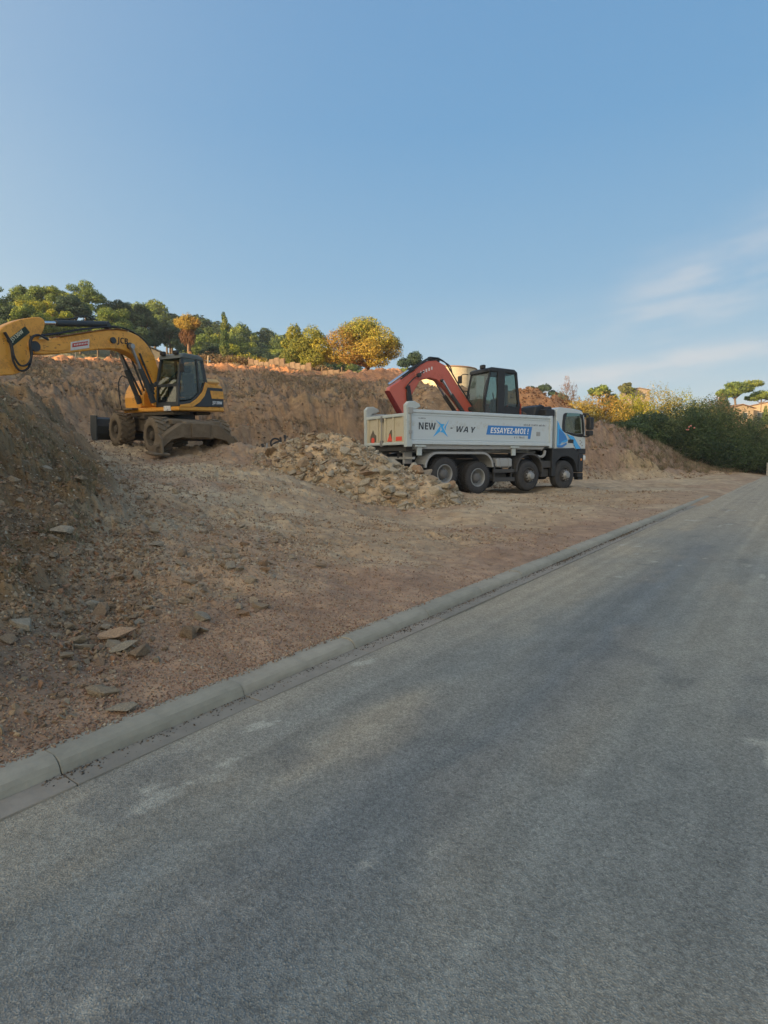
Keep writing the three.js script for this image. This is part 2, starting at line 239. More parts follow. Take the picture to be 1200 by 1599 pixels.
function groundColor(x, f0, b, d, t, h) {
  const f = f0 + 1.4 * h * sm(0.02, 0.1, b);            // so that patches do not smear down steep faces
  const n1 = fbm(x * 0.35 + 40, f * 0.35, 4), n2 = fbm(x * 1.1, f * 1.1 + 9, 4), n3 = fbm(x * 5, f * 5, 3), far = Math.hypot(x, f0);
  let c = mix3(SOIL.tan, SOIL.grey, sm(-0.1, 0.4, n1 + 0.4 * n2));
  c = mix3(c, SOIL.red, 0.6 * sm(0.1, 0.5, fbm(x * 0.5 - 9, f * 0.5 + 3, 4)));
  c = mix3(c, SOIL.red, 0.85 * sm(1.9, 0.5, t + 0.5 * n2) * (1 - sm(11, 16, sOf(x, f0)) * 0.6));
  c = mix3(c, SOIL.pale, 0.55 * clamp(lane(x, f0)) * (1 - b) * sm(1.2, 2.2, t + n2));
  if (x > 0) c = mix3(c, SOIL.pale, 0.65 * sm(0, 4, x) * (1 - b) * sm(2.5, 3.5, t + n2));
  if (b > 0.02) {
    let bank = mix3(SOIL.olive, SOIL.dark, sm(0, 0.5, n2)); bank = mix3(bank, SOIL.tan, sm(0.05, 0.5, fbm(x * 0.8 + 3, f * 0.8, 4)));
    bank = mix3(bank, [0.255, 0.175, 0.115], sm(8, 16, f0) * 0.7);
    bank = mix3(bank, SOIL.straw, sm(0.0, 0.5, fbm(x * 0.9, f * 0.9 + 77, 4)) * 0.6 * sm(0.8, 1, b));
    const terrace = sm(6.0, 6.9, hillside(x, f0)) * sm(60, 48, f0) * sm(8, 2, x);
    bank = mix3(bank, SOIL.orange, 0.9 * terrace);
    const ub = 1 - 0.18 * sm(21, 24, f0) * sm(8, 5, x) * (1 - terrace); bank = [bank[0] * ub, bank[1] * ub * 0.97, bank[2] * ub * 0.95];
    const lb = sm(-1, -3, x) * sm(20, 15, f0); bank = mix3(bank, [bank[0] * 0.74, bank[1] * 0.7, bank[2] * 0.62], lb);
    if (x > 9) bank = mix3(bank, mix3([0.25, 0.165, 0.115], SOIL.straw, sm(0.1, 0.5, n1 + n2 * 0.5)), 0.7);
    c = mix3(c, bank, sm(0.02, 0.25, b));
  }
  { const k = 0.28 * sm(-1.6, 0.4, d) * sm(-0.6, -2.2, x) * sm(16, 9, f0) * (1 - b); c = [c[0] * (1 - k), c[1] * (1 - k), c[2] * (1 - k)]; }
  if (far > 60) c = mix3(c, [0.14, 0.13, 0.07], sm(55, 75, far));
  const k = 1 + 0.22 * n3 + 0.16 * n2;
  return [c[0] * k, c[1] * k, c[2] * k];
}
const soil = std([1.9, 1.9, 1.84], { vertexColors: true, map: soilMap, bumpMap: soilBump, bumpScale: 0.03, roughness: 0.97 });
let ground;
{
  const ang = []; for (let a = -180; a < -42; a += 3) ang.push(a); for (let a = -42; a <= 42; a += 0.115) ang.push(a); for (let a = 45; a <= 180; a += 3) ang.push(a);
  const rad = []; for (let r = 0.4; r < 2; r *= 1.06) rad.push(r); for (let r = 2; r < 52; r *= 1.0062) rad.push(r); for (let r = 52; r < 260; r *= 1.022) rad.push(r); for (let r = 260; r < 3500; r *= 1.25) rad.push(r);
  const nA = ang.length, nR = rad.length, pos = new Float32Array(nA * nR * 3), col = new Float32Array(nA * nR * 3), uv = new Float32Array(nA * nR * 2), idx = [], T = new Float32Array(nA * nR);
  for (let j = 0; j < nR; j++) for (let i = 0; i < nA; i++) {
    const a = ang[i] * Math.PI / 180, r = rad[j], x = r * Math.sin(a), f = r * Math.cos(a), o = j * nA + i, t = tOf(x, f); T[o] = t;
    let h = 0, c = [0.2, 0.15, 0.1];
    if (t < -0.6 && t > -6 ) h = -0.07;
    else { h = groundHeight(x, f); const q = baseHeight(x, f); c = groundColor(x, f, q.b, q.d, t, h); }
    pos.set([x, h, -f], o * 3); col.set(c, o * 3); uv.set([(x + 0.3 * h) / 1.7, (f + 0.6 * h) / 1.7], o * 2);
  }
  for (let j = 0; j < nR - 1; j++) for (let i = 0; i < nA - 1; i++) {
    const a = j * nA + i, b = a + 1, c = a + nA, d = c + 1, lo = Math.min(T[a], T[b], T[c], T[d]), hi = Math.max(T[a], T[b], T[c], T[d]);
    if (hi < -0.7 && lo > -5.9) continue;              // nothing but the road's own bed there
    idx.push(a, b, c, b, d, c);
  }
  const g = new THREE.BufferGeometry(); g.setAttribute('position', new THREE.BufferAttribute(pos, 3)); g.setAttribute('color', new THREE.BufferAttribute(col, 3)); g.setAttribute('uv', new THREE.BufferAttribute(uv, 2)); g.setIndex(idx); g.computeVertexNormals();
  ground = structure('ground', g, soil);
}

// ---------------------------------------------------------------- road, gutter and kerb
{
  const ts = []; for (let t = -6.2; t <= -0.12; t += 0.03) ts.push(t); ts[ts.length - 1] = -0.115;
  const ss = []; for (let s = -40; s < -2; s += 1) ss.push(s); for (let s = -2; s < 9; s += 0.045) ss.push(s); for (let s = 9; s < 30; s += 0.12) ss.push(s); for (let s = 30; s <= 140; s += 0.6) ss.push(s);
  const nT = ts.length, nS = ss.length, pos = new Float32Array(nT * nS * 3), col = new Float32Array(nT * nS * 3), uv = new Float32Array(nT * nS * 2), idx = [];
  ss.forEach((s, j) => ts.forEach((t, i) => {
    const o = j * nT + i, x = xOf(s, t), f = fOf(s, t);
    pos.set([x, 0.01 * fbm(s * 0.4, t * 0.8, 2), -f], o * 3);
    const n = fbm(s * 0.16, t * 0.9, 4), n2 = fbm(s * 0.9, t * 2.6 + 5, 4), n3 = fbm(s * 6, t * 9, 3), n4 = fbm(s * 0.35 + 60, t * 3.2, 3);
    let c = mix3([0.18, 0.186, 0.178], [0.235, 0.226, 0.197], sm(-0.4, 0.5, n + 0.5 * n2));
    const band = (t0, w) => Math.exp(-(((t - t0 + 0.16 * noise(s * 0.12, t0)) / w) ** 2));
    const track = 1.15 * band(-1.18, 0.4) + 0.6 * band(-2.75, 0.4) + 0.45 * band(-3.9, 0.4) + 0.3 * band(-1.95, 0.08) * sm(0, 0.4, n4);
    c = mix3(c, [0.122, 0.137, 0.15], 0.78 * clamp(track * (0.75 + 0.7 * n2 + 0.4 * n4)) * sm(24, 9, s));
    const dust = clamp(sm(-1.1, -0.05, t + 0.35 * n2 + 0.25 * n) * 0.8 + sm(6, 17, s) * 0.95 * sm(-5.5, -1.2, t + 0.9 * n) + 0.22 * sm(0.1, 0.6, n2 + 0.4 * n4));
    c = mix3(c, [0.335, 0.275, 0.2], dust * 0.72);
    const oil = sm(0.42, 0.6, fbm(s * 1.7 + 90, t * 2.2, 3)); c = mix3(c, [0.1, 0.105, 0.11], oil * 0.35);
    const spot = sm(0.46, 0.56, fbm(s * 3.1 + 31, t * 6.1, 4)) * sm(0.0, 0.3, fbm(s * 0.7, t * 0.9 + 8, 2)); c = mix3(c, [0.4, 0.385, 0.34], spot * 0.6);
    const streak = fbm(s * 0.13 + 3, t * 11, 3); const k = 1 + 0.12 * n3 + 0.16 * streak; col.set([c[0] * k, c[1] * k, c[2] * k], o * 3); uv.set([s / 1.1, t / 1.1], o * 2);
  }));
  for (let j = 0; j < nS - 1; j++) for (let i = 0; i < nT - 1; i++) { const a = j * nT + i; idx.push(a, a + 1, a + nT, a + 1, a + nT + 1, a + nT); }
  const g = new THREE.BufferGeometry(); g.setAttribute('position', new THREE.BufferAttribute(pos, 3)); g.setAttribute('color', new THREE.BufferAttribute(col, 3)); g.setAttribute('uv', new THREE.BufferAttribute(uv, 2)); g.setIndex(idx); g.computeVertexNormals();
  if (g.attributes.normal.getY(0) < 0) { g.setIndex(idx.map((_, i) => idx[i - i % 3 + [0, 2, 1][i % 3]])); g.computeVertexNormals(); }
  structure('road', g, std([2.95, 2.95, 2.75], { vertexColors: true, map: asphaltMap, bumpMap: asphaltBump, bumpScale: 0.008, roughness: 0.92 }));
}
{
  const conc = [0, 1, 2].map((k) => std([[0.4, 0.37, 0.29], [0.37, 0.345, 0.27], [0.425, 0.385, 0.3]][k], { map: grain, bumpMap: grainBump, bumpScale: 0.004, roughness: 0.92 }));
  const kerb = thing('kerb', 'pale grey concrete kerb with jointed stones along the left edge of the road', 'kerb'); kerb.userData.kind = 'structure'; delete kerb.userData.category;
  const gutter = thing('gutter', 'narrow concrete gutter strip between kerb and asphalt', 'gutter'); gutter.userData.kind = 'structure'; delete gutter.userData.category;
  // kerb stone profile across (t, height), rounded front arris
  const prof = [[0.02, -0.12], [0.02, 0.0], [0.032, 0.03], [0.046, 0.05], [0.066, 0.062], [0.09, 0.068], [0.2, 0.064], [0.21, 0.055], [0.21, -0.12]];
  const stones = [0, 1, 2].map((v) => {
    const g = metreUV(prism(prof, -0.498, 0.498, 0.003)), p = g.attributes.position;
    for (let i = 0; i < p.count; i++) { const x = p.getX(i), y = p.getY(i), z = p.getZ(i); p.setXYZ(i, x + 0.004 * noise(z * 7 + v * 9, y * 20), y + 0.004 * noise(z * 6 + v * 5, x * 20 + 3), z); }
    return g;
  });
  const slabMats = [[0.33, 0.3, 0.245], [0.3, 0.275, 0.225], [0.35, 0.31, 0.25]].map((c) => std(c, { map: grain, bumpMap: grainBump, bumpScale: 0.004, roughness: 0.93 }));
  const slabs = metreUV(box(-0.115, 0.018, -0.1, 0.006, -0.498, 0.498, 0.004));
  const ang = Math.atan2(-DF, DX);                     // turn of the long axis
  // stone axes: local x = t (left of the road), local z along the road
  const basis = new THREE.Matrix4().makeBasis(new THREE.Vector3(-DF, 0, -DX), new THREE.Vector3(0, 1, 0), new THREE.Vector3(-DX, 0, DF));
  for (let k = -8; k < 21; k++) {
    const s = 1.09 + k + 0.0, m = new THREE.Mesh(stones[(k + 9) % 3], conc[(k * 7 + 70) % 3]); m.name = 'kerb_stone';
    m.applyMatrix4(basis); m.position.set(xOf(s + 0.5, 0), R(-0.004, 0.004), -fOf(s + 0.5, 0)); m.castShadow = m.receiveShadow = true; kerb.add(m);
    const q = new THREE.Mesh(slabs, slabMats[(k * 5 + 52) % 3]); q.name = 'gutter_slab'; q.applyMatrix4(basis); q.position.set(xOf(s + 0.5, 0), R(-0.002, 0.002), -fOf(s + 0.5, 0)); q.castShadow = q.receiveShadow = true; gutter.add(q);
  }
}

// ================================================================ THE TIPPER TRUCK
// its own axes: x forward from the rearmost axle, y up from the ground, z to its right (towards the camera)
const M = {
  white: phys([0.56, 0.635, 0.67], { map: wearMap, roughness: 0.42, clearcoat: 0.3, clearcoatRoughness: 0.3 }),
  whiteDirty: std([0.5, 0.56, 0.56], { map: wearMap, roughness: 0.6 }),
  beige: std([0.56, 0.51, 0.38], { map: wearMap, roughness: 0.65 }),
  greyPaint: std([0.34, 0.35, 0.35], { map: wearMap, roughness: 0.55 }),
  black: std([0.03, 0.032, 0.036], { map: grain, roughness: 0.6 }),
  blackDusty: std([0.065, 0.064, 0.064], { map: wearMap, roughness: 0.8 }),
  rubber: std([0.058, 0.058, 0.06], { map: grain, bumpMap: grainBump, bumpScale: 0.004, roughness: 0.92 }),
  rim: std([0.32, 0.33, 0.33], { map: wearMap, roughness: 0.5, metalness: 0.3 }),
  hub: std([0.14, 0.14, 0.14], { map: wearMap, roughness: 0.7 }),
  steel: std([0.42, 0.42, 0.42], { map: grain, roughness: 0.4, metalness: 0.7 }),
  chrome: std([0.7, 0.7, 0.7], { roughness: 0.18, metalness: 1 }),
  blue: phys([0.02, 0.2, 0.58], { roughness: 0.4, clearcoat: 0.3 }),
  cyan: phys([0.04, 0.4, 0.85], { roughness: 0.4, clearcoat: 0.3 }),
  ink: std([0.035, 0.045, 0.06], { roughness: 0.6 }),
  print: std([0.86, 0.88, 0.88], { roughness: 0.6 }),
  glass: phys([0.62, 0.7, 0.68], { transmission: 1, thickness: 0, roughness: 0.04, ior: 1.5 }),
  glassDusty: phys([0.5, 0.56, 0.52], { transmission: 0.86, thickness: 0, roughness: 0.12, ior: 1.5 }),
  lampRed: phys([0.5, 0.02, 0.02], { roughness: 0.3, clearcoat: 0.6 }),
  lampAmber: phys([0.75, 0.26, 0.03], { roughness: 0.3, clearcoat: 0.6 }),
  lampClear: phys([0.75, 0.76, 0.75], { roughness: 0.15, clearcoat: 1 }),
  reflector: std([0.78, 0.1, 0.06], { roughness: 0.45 }),
  seat: std([0.05, 0.05, 0.055], { roughness: 0.9 }),
};
const wheelCache = new Map();
function wheelGeo(R0, W, kind) {                          // axis along z, outer face at z = 0 towards +z
  const key = `${R0}${W}${kind}`; if (wheelCache.has(key)) return wheelCache.get(key);
  const ax = (g) => g.applyMatrix4(new THREE.Matrix4().makeRotationX(Math.PI / 2));   // lathe y becomes z
  const rimR = R0 * 0.56, prof = [[rimR, -W + 0.02], [R0 * 0.72, -W - 0.012], [R0 * 0.9, -W + 0.006], [R0 * 0.975, -W + 0.035], [R0 * 0.985, -W * 0.5], [R0 * 0.975, -0.035], [R0 * 0.9, -0.006], [R0 * 0.72, 0.012], [R0 * 0.6, 0.0], [rimR, -0.02]];
  const tyre = [ax(new THREE.LatheGeometry(prof.map(([r, y]) => new THREE.Vector2(r, y)), 44))], n = kind === 'lug' ? 18 : kind === 'drive' ? 44 : 0;
  for (let i = 0; i < n; i++) for (const side of [0, 1]) {
    const a = (i + side * 0.5) / n * Math.PI * 2, lug = kind === 'lug', w = lug ? 0.075 : 0.04, g = new THREE.BoxGeometry(w, lug ? 0.075 : 0.036, W * 0.46);
    g.applyMatrix4(M4(0, R0 * 0.985 - (lug ? 0.005 : 0.006), 0, 0, lug ? (side ? 0.55 : -0.55) : (side ? 0.25 : -0.25), 0)); g.translate(0, 0, -W * (side ? 0.75 : 0.25)); g.applyMatrix4(new THREE.Matrix4().makeRotationZ(a)); tyre.push(g);
  }
  if (kind === 'steer') for (const z of [0.3, 0.5, 0.7]) tyre.push(ax(new THREE.TorusGeometry(R0 * 0.98, 0.016, 4, 44).applyMatrix4(new THREE.Matrix4().makeRotationX(Math.PI / 2)).translate(0, -W * z, 0)));
  let rim, hub; const lathe = (p) => ax(new THREE.LatheGeometry(p.map(([r, y]) => new THREE.Vector2(Math.max(r, 0.001), y)), 32));
  if (kind === 'drive') {
    rim = [lathe([[rimR + 0.012, -0.012], [rimR - 0.004, 0.004], [rimR - 0.03, -0.012], [rimR - 0.045, -0.09], [rimR - 0.06, -0.16], [rimR * 0.62, -0.175], [rimR * 0.5, -0.175]])];
    hub = [lathe([[rimR * 0.66, -0.172], [rimR * 0.58, -0.12], [rimR * 0.5, -0.11], [rimR * 0.46, -0.04], [rimR * 0.2, -0.025], [0, -0.025]])];
    for (let i = 0; i < 10; i++) { const a = i / 10 * 6.283; hub.push(rod([Math.cos(a) * rimR * 0.57, Math.sin(a) * rimR * 0.57, -0.13], [Math.cos(a) * rimR * 0.57, Math.sin(a) * rimR * 0.57, -0.085], 0.014, 0.014, 6)); }
  } else if (kind === 'steer') {
    rim = [lathe([[rimR + 0.012, -0.02], [rimR, 0.0], [rimR - 0.03, -0.01], [rimR - 0.05, -0.07], [rimR * 0.74, -0.05], [rimR * 0.66, 0.03], [rimR * 0.58, 0.075], [rimR * 0.5, 0.08]])];
    hub = [lathe([[rimR * 0.53, 0.078], [rimR * 0.42, 0.1], [rimR * 0.4, 0.15], [rimR * 0.3, 0.165], [0, 0.165]])];
    for (let i = 0; i < 10; i++) { const a = i / 10 * 6.283; hub.push(rod([Math.cos(a) * rimR * 0.62, Math.sin(a) * rimR * 0.62, 0.04], [Math.cos(a) * rimR * 0.62, Math.sin(a) * rimR * 0.62, 0.085], 0.016, 0.016, 6)); }
  } else {
    rim = [lathe([[rimR + 0.012, -0.02], [rimR, 0.0], [rimR - 0.03, -0.02], [rimR - 0.05, -0.12], [rimR * 0.5, -0.15], [rimR * 0.4, -0.1]])];
    hub = [lathe([[rimR * 0.46, -0.12], [rimR * 0.42, -0.04], [rimR * 0.3, -0.02], [0, -0.02]])];
    for (let i = 0; i < 8; i++) { const a = i / 8 * 6.283; hub.push(rod([Math.cos(a) * rimR * 0.6, Math.sin(a) * rimR * 0.6, -0.15], [Math.cos(a) * rimR * 0.6, Math.sin(a) * rimR * 0.6, -0.1], 0.016, 0.016, 6)); }
  }
  const made = { tyre: join(tyre), rim: join(rim), hub: join(hub) }; wheelCache.set(key, made); return made;
}
function wheel(parent, x, y, z, side, R0, W, kind, tyreMat, rimMat, hubMat, turn = 0, label) {   // side +1: outer face towards +z
  const g = new THREE.Group(); g.name = 'wheel'; g.position.set(x, y, z); g.rotation.set(0, side > 0 ? 0 : Math.PI, turn); if (label) g.userData.label = label; parent.add(g);
  const q = wheelGeo(R0, W, kind);
  for (const [n, m] of [['tyre', tyreMat], ['rim', rimMat], ['hub', hubMat]]) { const o = new THREE.Mesh(q[n], m); o.name = n; o.castShadow = o.receiveShadow = true; g.add(o); }
  return g;
}
const TRUCK_TURN = 31.6 * Math.PI / 180;
const truck = thing('tipper_truck', 'white and blue four axle tipper truck parked beside the heap of rubble', 'truck', [1.278, 0.165, -19.351], TRUCK_TURN);
{
  const t = truck, Z = 1.25;
  // chassis and running gear
  part('chassis_frame', [box(-1.3, 5.6, 0.86, 1.12, 0.32, 0.42), box(-1.3, 5.6, 0.86, 1.12, -0.42, -0.32), ...[-1.2, 0.7, 2.4, 4.4].map((x) => box(x, x + 0.12, 0.88, 1.1, -0.34, 0.34)), box(-1.2, 4.7, 1.14, 1.3, 0.3, 0.44), box(-1.2, 4.7, 1.14, 1.3, -0.44, -0.3)], M.black, t);
  for (const x of [0, 1.37, 3.7, 5.54]) part('axle', [rod([x, 0.52, -0.95], [x, 0.52, 0.95], 0.085), box(x - 0.2, x + 0.2, 0.34, 0.7, -0.22, 0.22, 0.08)], M.black, t);
  for (const [x, y] of [[0, 0.66], [1.37, 0.52]]) {
    wheel(t, x, y, Z, 1, 0.53, 0.29, 'drive', M.rubber, M.rim, M.hub, R(0, 1)); wheel(t, x, y, -Z, -1, 0.53, 0.29, 'drive', M.rubber, M.rim, M.hub);
    for (const s of [1, -1]) { const q = wheelGeo(0.53, 0.29, 'drive'), o = new THREE.Mesh(q.tyre, M.rubber); o.name = 'inner_tyre'; o.position.set(x, y, s * (Z - 0.33)); o.rotation.set(0, s > 0 ? 0 : Math.PI, 0.07); t.add(o); }
  }
  for (const x of [3.72, 5.54]) { wheel(t, x, 0.535, Z - 0.03, 1, 0.53, 0.3, 'steer', M.rubber, M.blackDusty, M.rim, 0.2); wheel(t, x, 0.535, -Z + 0.03, -1, 0.53, 0.3, 'steer', M.rubber, M.blackDusty, M.rim); }
  // mudguards
  const arch = (x0, x1, r0, yTop, yEnd, w, name, mat, th = 0.03) => {
    const o = [], i = [], xm0 = x0 + r0, xm1 = x1 - r0;
    for (let k = 0; k <= 7; k++) { const a = Math.PI - k / 7 * Math.PI / 2; o.push([xm0 + Math.cos(a) * r0, yTop - r0 + Math.sin(a) * r0]); i.push([xm0 + Math.cos(a) * (r0 - th), yTop - r0 + Math.sin(a) * (r0 - th)]); }
    for (let k = 0; k <= 7; k++) { const a = Math.PI / 2 - k / 7 * Math.PI / 2; o.push([xm1 + Math.cos(a) * r0, yTop - r0 + Math.sin(a) * r0]); i.push([xm1 + Math.cos(a) * (r0 - th), yTop - r0 + Math.sin(a) * (r0 - th)]); }
    o.unshift([x0, yEnd]); i.unshift([x0 + th, yEnd]); o.push([x1, yEnd]); i.push([x1 - th, yEnd]);
    const pts = [...o, ...i.reverse()];
    for (const s of [1, -1]) part(name, [prism(pts, s > 0 ? Z - w : -Z + 0.01, s > 0 ? Z - 0.01 : -Z + w, 0.006)], mat, t);
  };
  arch(-0.78, 2.06, 0.5, 1.36, 0.86, 0.62, 'rear_mudguard', M.greyPaint, 0.075);
  arch(3.08, 4.42, 0.6, 1.33, 0.68, 0.4, 'mudguard', M.blackDusty, 0.07);
  // load body
  part('load_floor', [box(-1.38, 4.75, 1.56, 1.66, -1.2, 1.2)], M.greyPaint, t);
  part('underframe', [...[-1.1, -0.3, 0.5, 1.3, 2.1, 2.9, 3.7, 4.4].map((x) => box(x, x + 0.09, 1.42, 1.56, -1.1, 1.1)), box(-1.3, 4.6, 1.34, 1.5, 0.55, 0.66), box(-1.3, 4.6, 1.34, 1.5, -0.66, -0.55)], M.greyPaint, t);
  for (const s of [1, -1]) {
    const o = (a, b) => s > 0 ? [a, b] : [-b, -a];
    const p = part('side_panel', [box(-1.3, 4.7, 1.6, 2.62, ...o(1.2, 1.235), 0.004)], M.white, t);
    part('top_rail', [box(-1.36, 4.76, 2.535, 2.64, ...o(1.19, 1.275), 0.02)], M.white, p);
    part('bottom_rail', [box(-1.36, 4.76, 1.58, 1.7, ...o(1.17, 1.275), 0.02), box(-1.3, 4.7, 1.725, 1.75, ...o(1.232, 1.25), 0.005), box(-1.3, 4.7, 2.465, 2.49, ...o(1.232, 1.25), 0.005)], M.white, p);
    part('end_post', [box(4.66, 4.78, 1.52, 2.65, ...o(1.18, 1.285), 0.015)], M.white, p);
    part('side_skirt', [prism([[-1.25, 1.585], [4.55, 1.585], [4.4, 1.46], [-1.1, 1.44]], ...o(1.1, 1.19), 0.005)], M.greyPaint, p);
    for (const x of [-0.95, 3.0]) part('hinge', [box(x - 0.2, x + 0.2, 1.5, 1.56, ...o(1.16, 1.26)), box(x - 0.09, x + 0.09, 1.24, 1.502, ...o(1.14, 1.2))], M.whiteDirty, p);
    // rear corner post with hooked head
    const post = part('rear_post', [prism([[-1.5, 1.5], [-1.28, 1.5], [-1.28, 2.62], [-1.1, 2.66], [-0.98, 2.72], [-1.02, 2.8], [-1.22, 2.88], [-1.42, 2.86], [-1.52, 2.76]], ...o(1.13, 1.29), 0.02)], M.whiteDirty, t);
    part('latch', [rod([-1.36, 1.75, s * 1.3], [-1.36, 2.55, s * 1.3], 0.022), box(-1.45, -1.27, 2.5, 2.68, ...o(1.28, 1.32)), box(-1.42, -1.3, 1.9, 2.0, ...o(1.28, 1.32))], M.greyPaint, post);
  }
  part('headboard', [box(4.72, 4.8, 1.6, 2.66, -1.18, 1.18), ...[-0.8, -0.3, 0.3, 0.8].map((z) => box(4.79, 4.86, 1.6, 2.6, z - 0.05, z + 0.05))], M.whiteDirty, t);
  part('floor_lining', [box(-1.3, 4.7, 1.661, 1.68, -1.19, 1.19, 0)], std([0.2, 0.17, 0.13], { map: mudMap, roughness: 0.9 }), t);
  // tailgate: ribbed beige door
  const gate = part('tailgate', [box(-1.44, -1.4, 1.6, 2.46, -1.12, 1.12, 0.004)], M.beige, t);
  part('gate_rail', [box(-1.5, -1.38, 2.42, 2.52, -1.14, 1.14, 0.02), box(-1.5, -1.38, 1.56, 1.65, -1.14, 1.14, 0.02)], M.whiteDirty, gate);
  for (const z of [-1.06, -0.46, 0.02, 0.5, 1.06]) part('rib', [box(-1.49, -1.43, 1.64, 2.43, z - 0.045, z + 0.045, 0.012)], M.beige, gate);
  part('gate_hinge', [box(-1.52, -1.42, 2.3, 2.5, -0.2, -0.1), box(-1.54, -1.46, 1.52, 1.72, -0.2, -0.1), rod([-1.5, 1.6, -0.15], [-1.5, 2.4, -0.15], 0.018)], M.steel, gate);
  part('reflector', [box(-1.455, -1.445, 1.69, 1.82, 0.62, 0.98, 0)], M.reflector, gate);
  part('warning_triangle', [prism([[0.12, 1.68], [0.44, 1.68], [0.28, 1.93]], -0.005, 0.005, 0).applyMatrix4(new THREE.Matrix4().makeRotationY(-Math.PI / 2)).translate(-1.452, 0, 0)], M.reflector, gate);
  part('reflector', [new THREE.CylinderGeometry(0.1, 0.1, 0.01, 16).rotateZ(Math.PI / 2).translate(-1.452, 1.73, -0.78)], M.reflector, gate);
  const scuffed = std([0.16, 0.15, 0.13], { map: mudMap });
  part('scuff', [prism([[-0.36, 1.67], [-0.08, 1.67], [-0.05, 2.0], [-0.14, 2.08], [-0.3, 2.02], [-0.4, 1.9]], -0.002, 0.002, 0).applyMatrix4(new THREE.Matrix4().makeRotationY(-Math.PI / 2)).translate(-1.444, 0, 0.6)], scuffed, gate); part('scuff', [prism([[-0.98, 1.67], [-0.55, 1.67], [-0.52, 1.86], [-0.7, 1.95], [-0.78, 2.08], [-0.95, 1.88]], -0.002, 0.002, 0).applyMatrix4(new THREE.Matrix4().makeRotationY(-Math.PI / 2)).translate(-1.444, 0, 0)], scuffed, gate);
  // rear underrun, lights
  part('underrun_bar', [box(-1.2, -1.08, 1.12, 1.2, -1.15, 1.15), box(-1.2, -0.9, 0.98, 1.36, 0.62, 0.72), box(-1.2, -0.9, 0.98, 1.36, -0.72, -0.62)], M.greyPaint, t);
  part('crossbeam', [box(-1.34, -1.0, 1.38, 1.56, -1.0, 1.0)], M.blackDusty, t);
  for (const s of [1, -1]) { const l = part('tail_light', [box(-0.98, -0.9, 0.76, 0.95, s * 0.95 - 0.24, s * 0.95 + 0.24, 0.02)], M.lampRed, t); part('lamp_housing', [box(-0.9, -0.8, 0.74, 0.97, s * 0.95 - 0.26, s * 0.95 + 0.26, 0.02)], M.black, l); }
  part('mud_flap', [box(-0.86, -0.84, 0.5, 0.9, 0.66, 1.24, 0)], M.black, t); part('mud_flap', [box(-0.86, -0.84, 0.5, 0.9, -1.24, -0.66, 0)], M.black, t);
  // side gear between the axles
  const tank = part('tank', [box(2.2, 2.95, 0.84, 1.16, 0.72, 1.2, 0.07)], M.greyPaint, t);
  part('tank_strap', [box(2.36, 2.4, 0.83, 1.17, 0.71, 1.21), box(2.74, 2.78, 0.83, 1.17, 0.71, 1.21)], M.steel, tank);
  part('side_guard', [box(2.08, 3.06, 0.66, 0.78, 1.14, 1.2), box(2.1, 3.06, 0.36, 0.5, 1.14, 1.2), box(2.16, 2.22, 0.36, 1.0, 1.06, 1.14), box(2.94, 3.0, 0.36, 1.0, 1.06, 1.14)], M.blackDusty, t);
  part('side_guard', [box(2.08, 3.06, 0.66, 0.78, -1.2, -1.14), box(2.1, 3.06, 0.36, 0.5, -1.2, -1.14)], M.blackDusty, t);
  part('fuel_tank', [box(2.15, 3.05, 0.5, 1.1, -1.15, -0.55, 0.12)], M.steel, t);
  part('battery_box', [box(4.42, 5.0, 0.8, 1.06, 0.7, 1.16, 0.03), box(4.5, 4.95, 0.46, 0.78, 0.62, 1.05, 0.06)], M.blackDusty, t);
  part('pipe', [hose([[4.55, 1.42, 1.15], [4.5, 1.28, 1.17], [4.36, 1.2, 1.17], [4.2, 1.22, 1.12]], 0.055)], M.greyPaint, t);
  part('air_cylinder', [rod([2.1, 0.52, 0.7], [3.0, 0.52, 0.7], 0.14, 0.14, 16)], M.blackDusty, t);
  part('work_plate', [box(4.86, 5.06, 0.5, 1.5, 0.85, 1.22)], M.black, t);
  // cab
  const roof = [[5.06, 1.5], [5.06, 2.82], [5.1, 2.93], [5.24, 2.985], [6.1, 2.955], [6.42, 2.9], [6.56, 2.76], [6.66, 2.1], [6.69, 1.5]];
  const winHole = [[5.5, 2.12], [5.5, 2.58], [5.58, 2.72], [6.28, 2.72], [6.4, 2.62], [6.49, 2.05], [6.1, 2.03], [5.85, 2.08]];
  const cab = part('cab_side', [prism(roof, 1.13, 1.18, 0.02, [winHole])], M.white, t);
  const cabFar = part('cab_side', [prism(roof, -1.18, -1.13, 0.02, [winHole])], M.white, t);
  part('cab_shell', [prism([[5.06, 1.5], [5.06, 2.82], [5.1, 2.93], [5.12, 1.5]], -1.12, 1.12, 0.005), prism([[5.06, 2.86], [5.1, 2.93], [5.24, 2.985], [6.1, 2.955], [6.42, 2.9], [6.5, 2.82], [6.44, 2.83], [6.1, 2.9], [5.24, 2.92]], -1.12, 1.12, 0.005), prism([[6.6, 1.5], [6.61, 2.02], [6.67, 2.02], [6.69, 1.5]], -1.12, 1.12, 0.005), box(5.08, 6.66, 1.48, 1.56, -1.12, 1.12)], M.white, t);
  part('windscreen', [prism([[6.48, 2.82], [6.62, 2.03], [6.635, 2.03], [6.5, 2.82]], -1.1, 1.1, 0)], M.glass, t);
  const win = part('side_window', [prism(winHole, 1.14, 1.146, 0)], M.glass, cab);
  part('window_frame', [prism(smoothLoop([[5.4, 2.16], [5.4, 2.6], [5.52, 2.79], [6.32, 2.79], [6.5, 2.66], [6.56, 1.98], [6.1, 1.96], [5.8, 2.02]], 3), 1.165, 1.2, 0.012, [winHole])], M.black, cab);
  part('side_window', [prism(winHole, -1.146, -1.14, 0)], M.glass, cabFar);
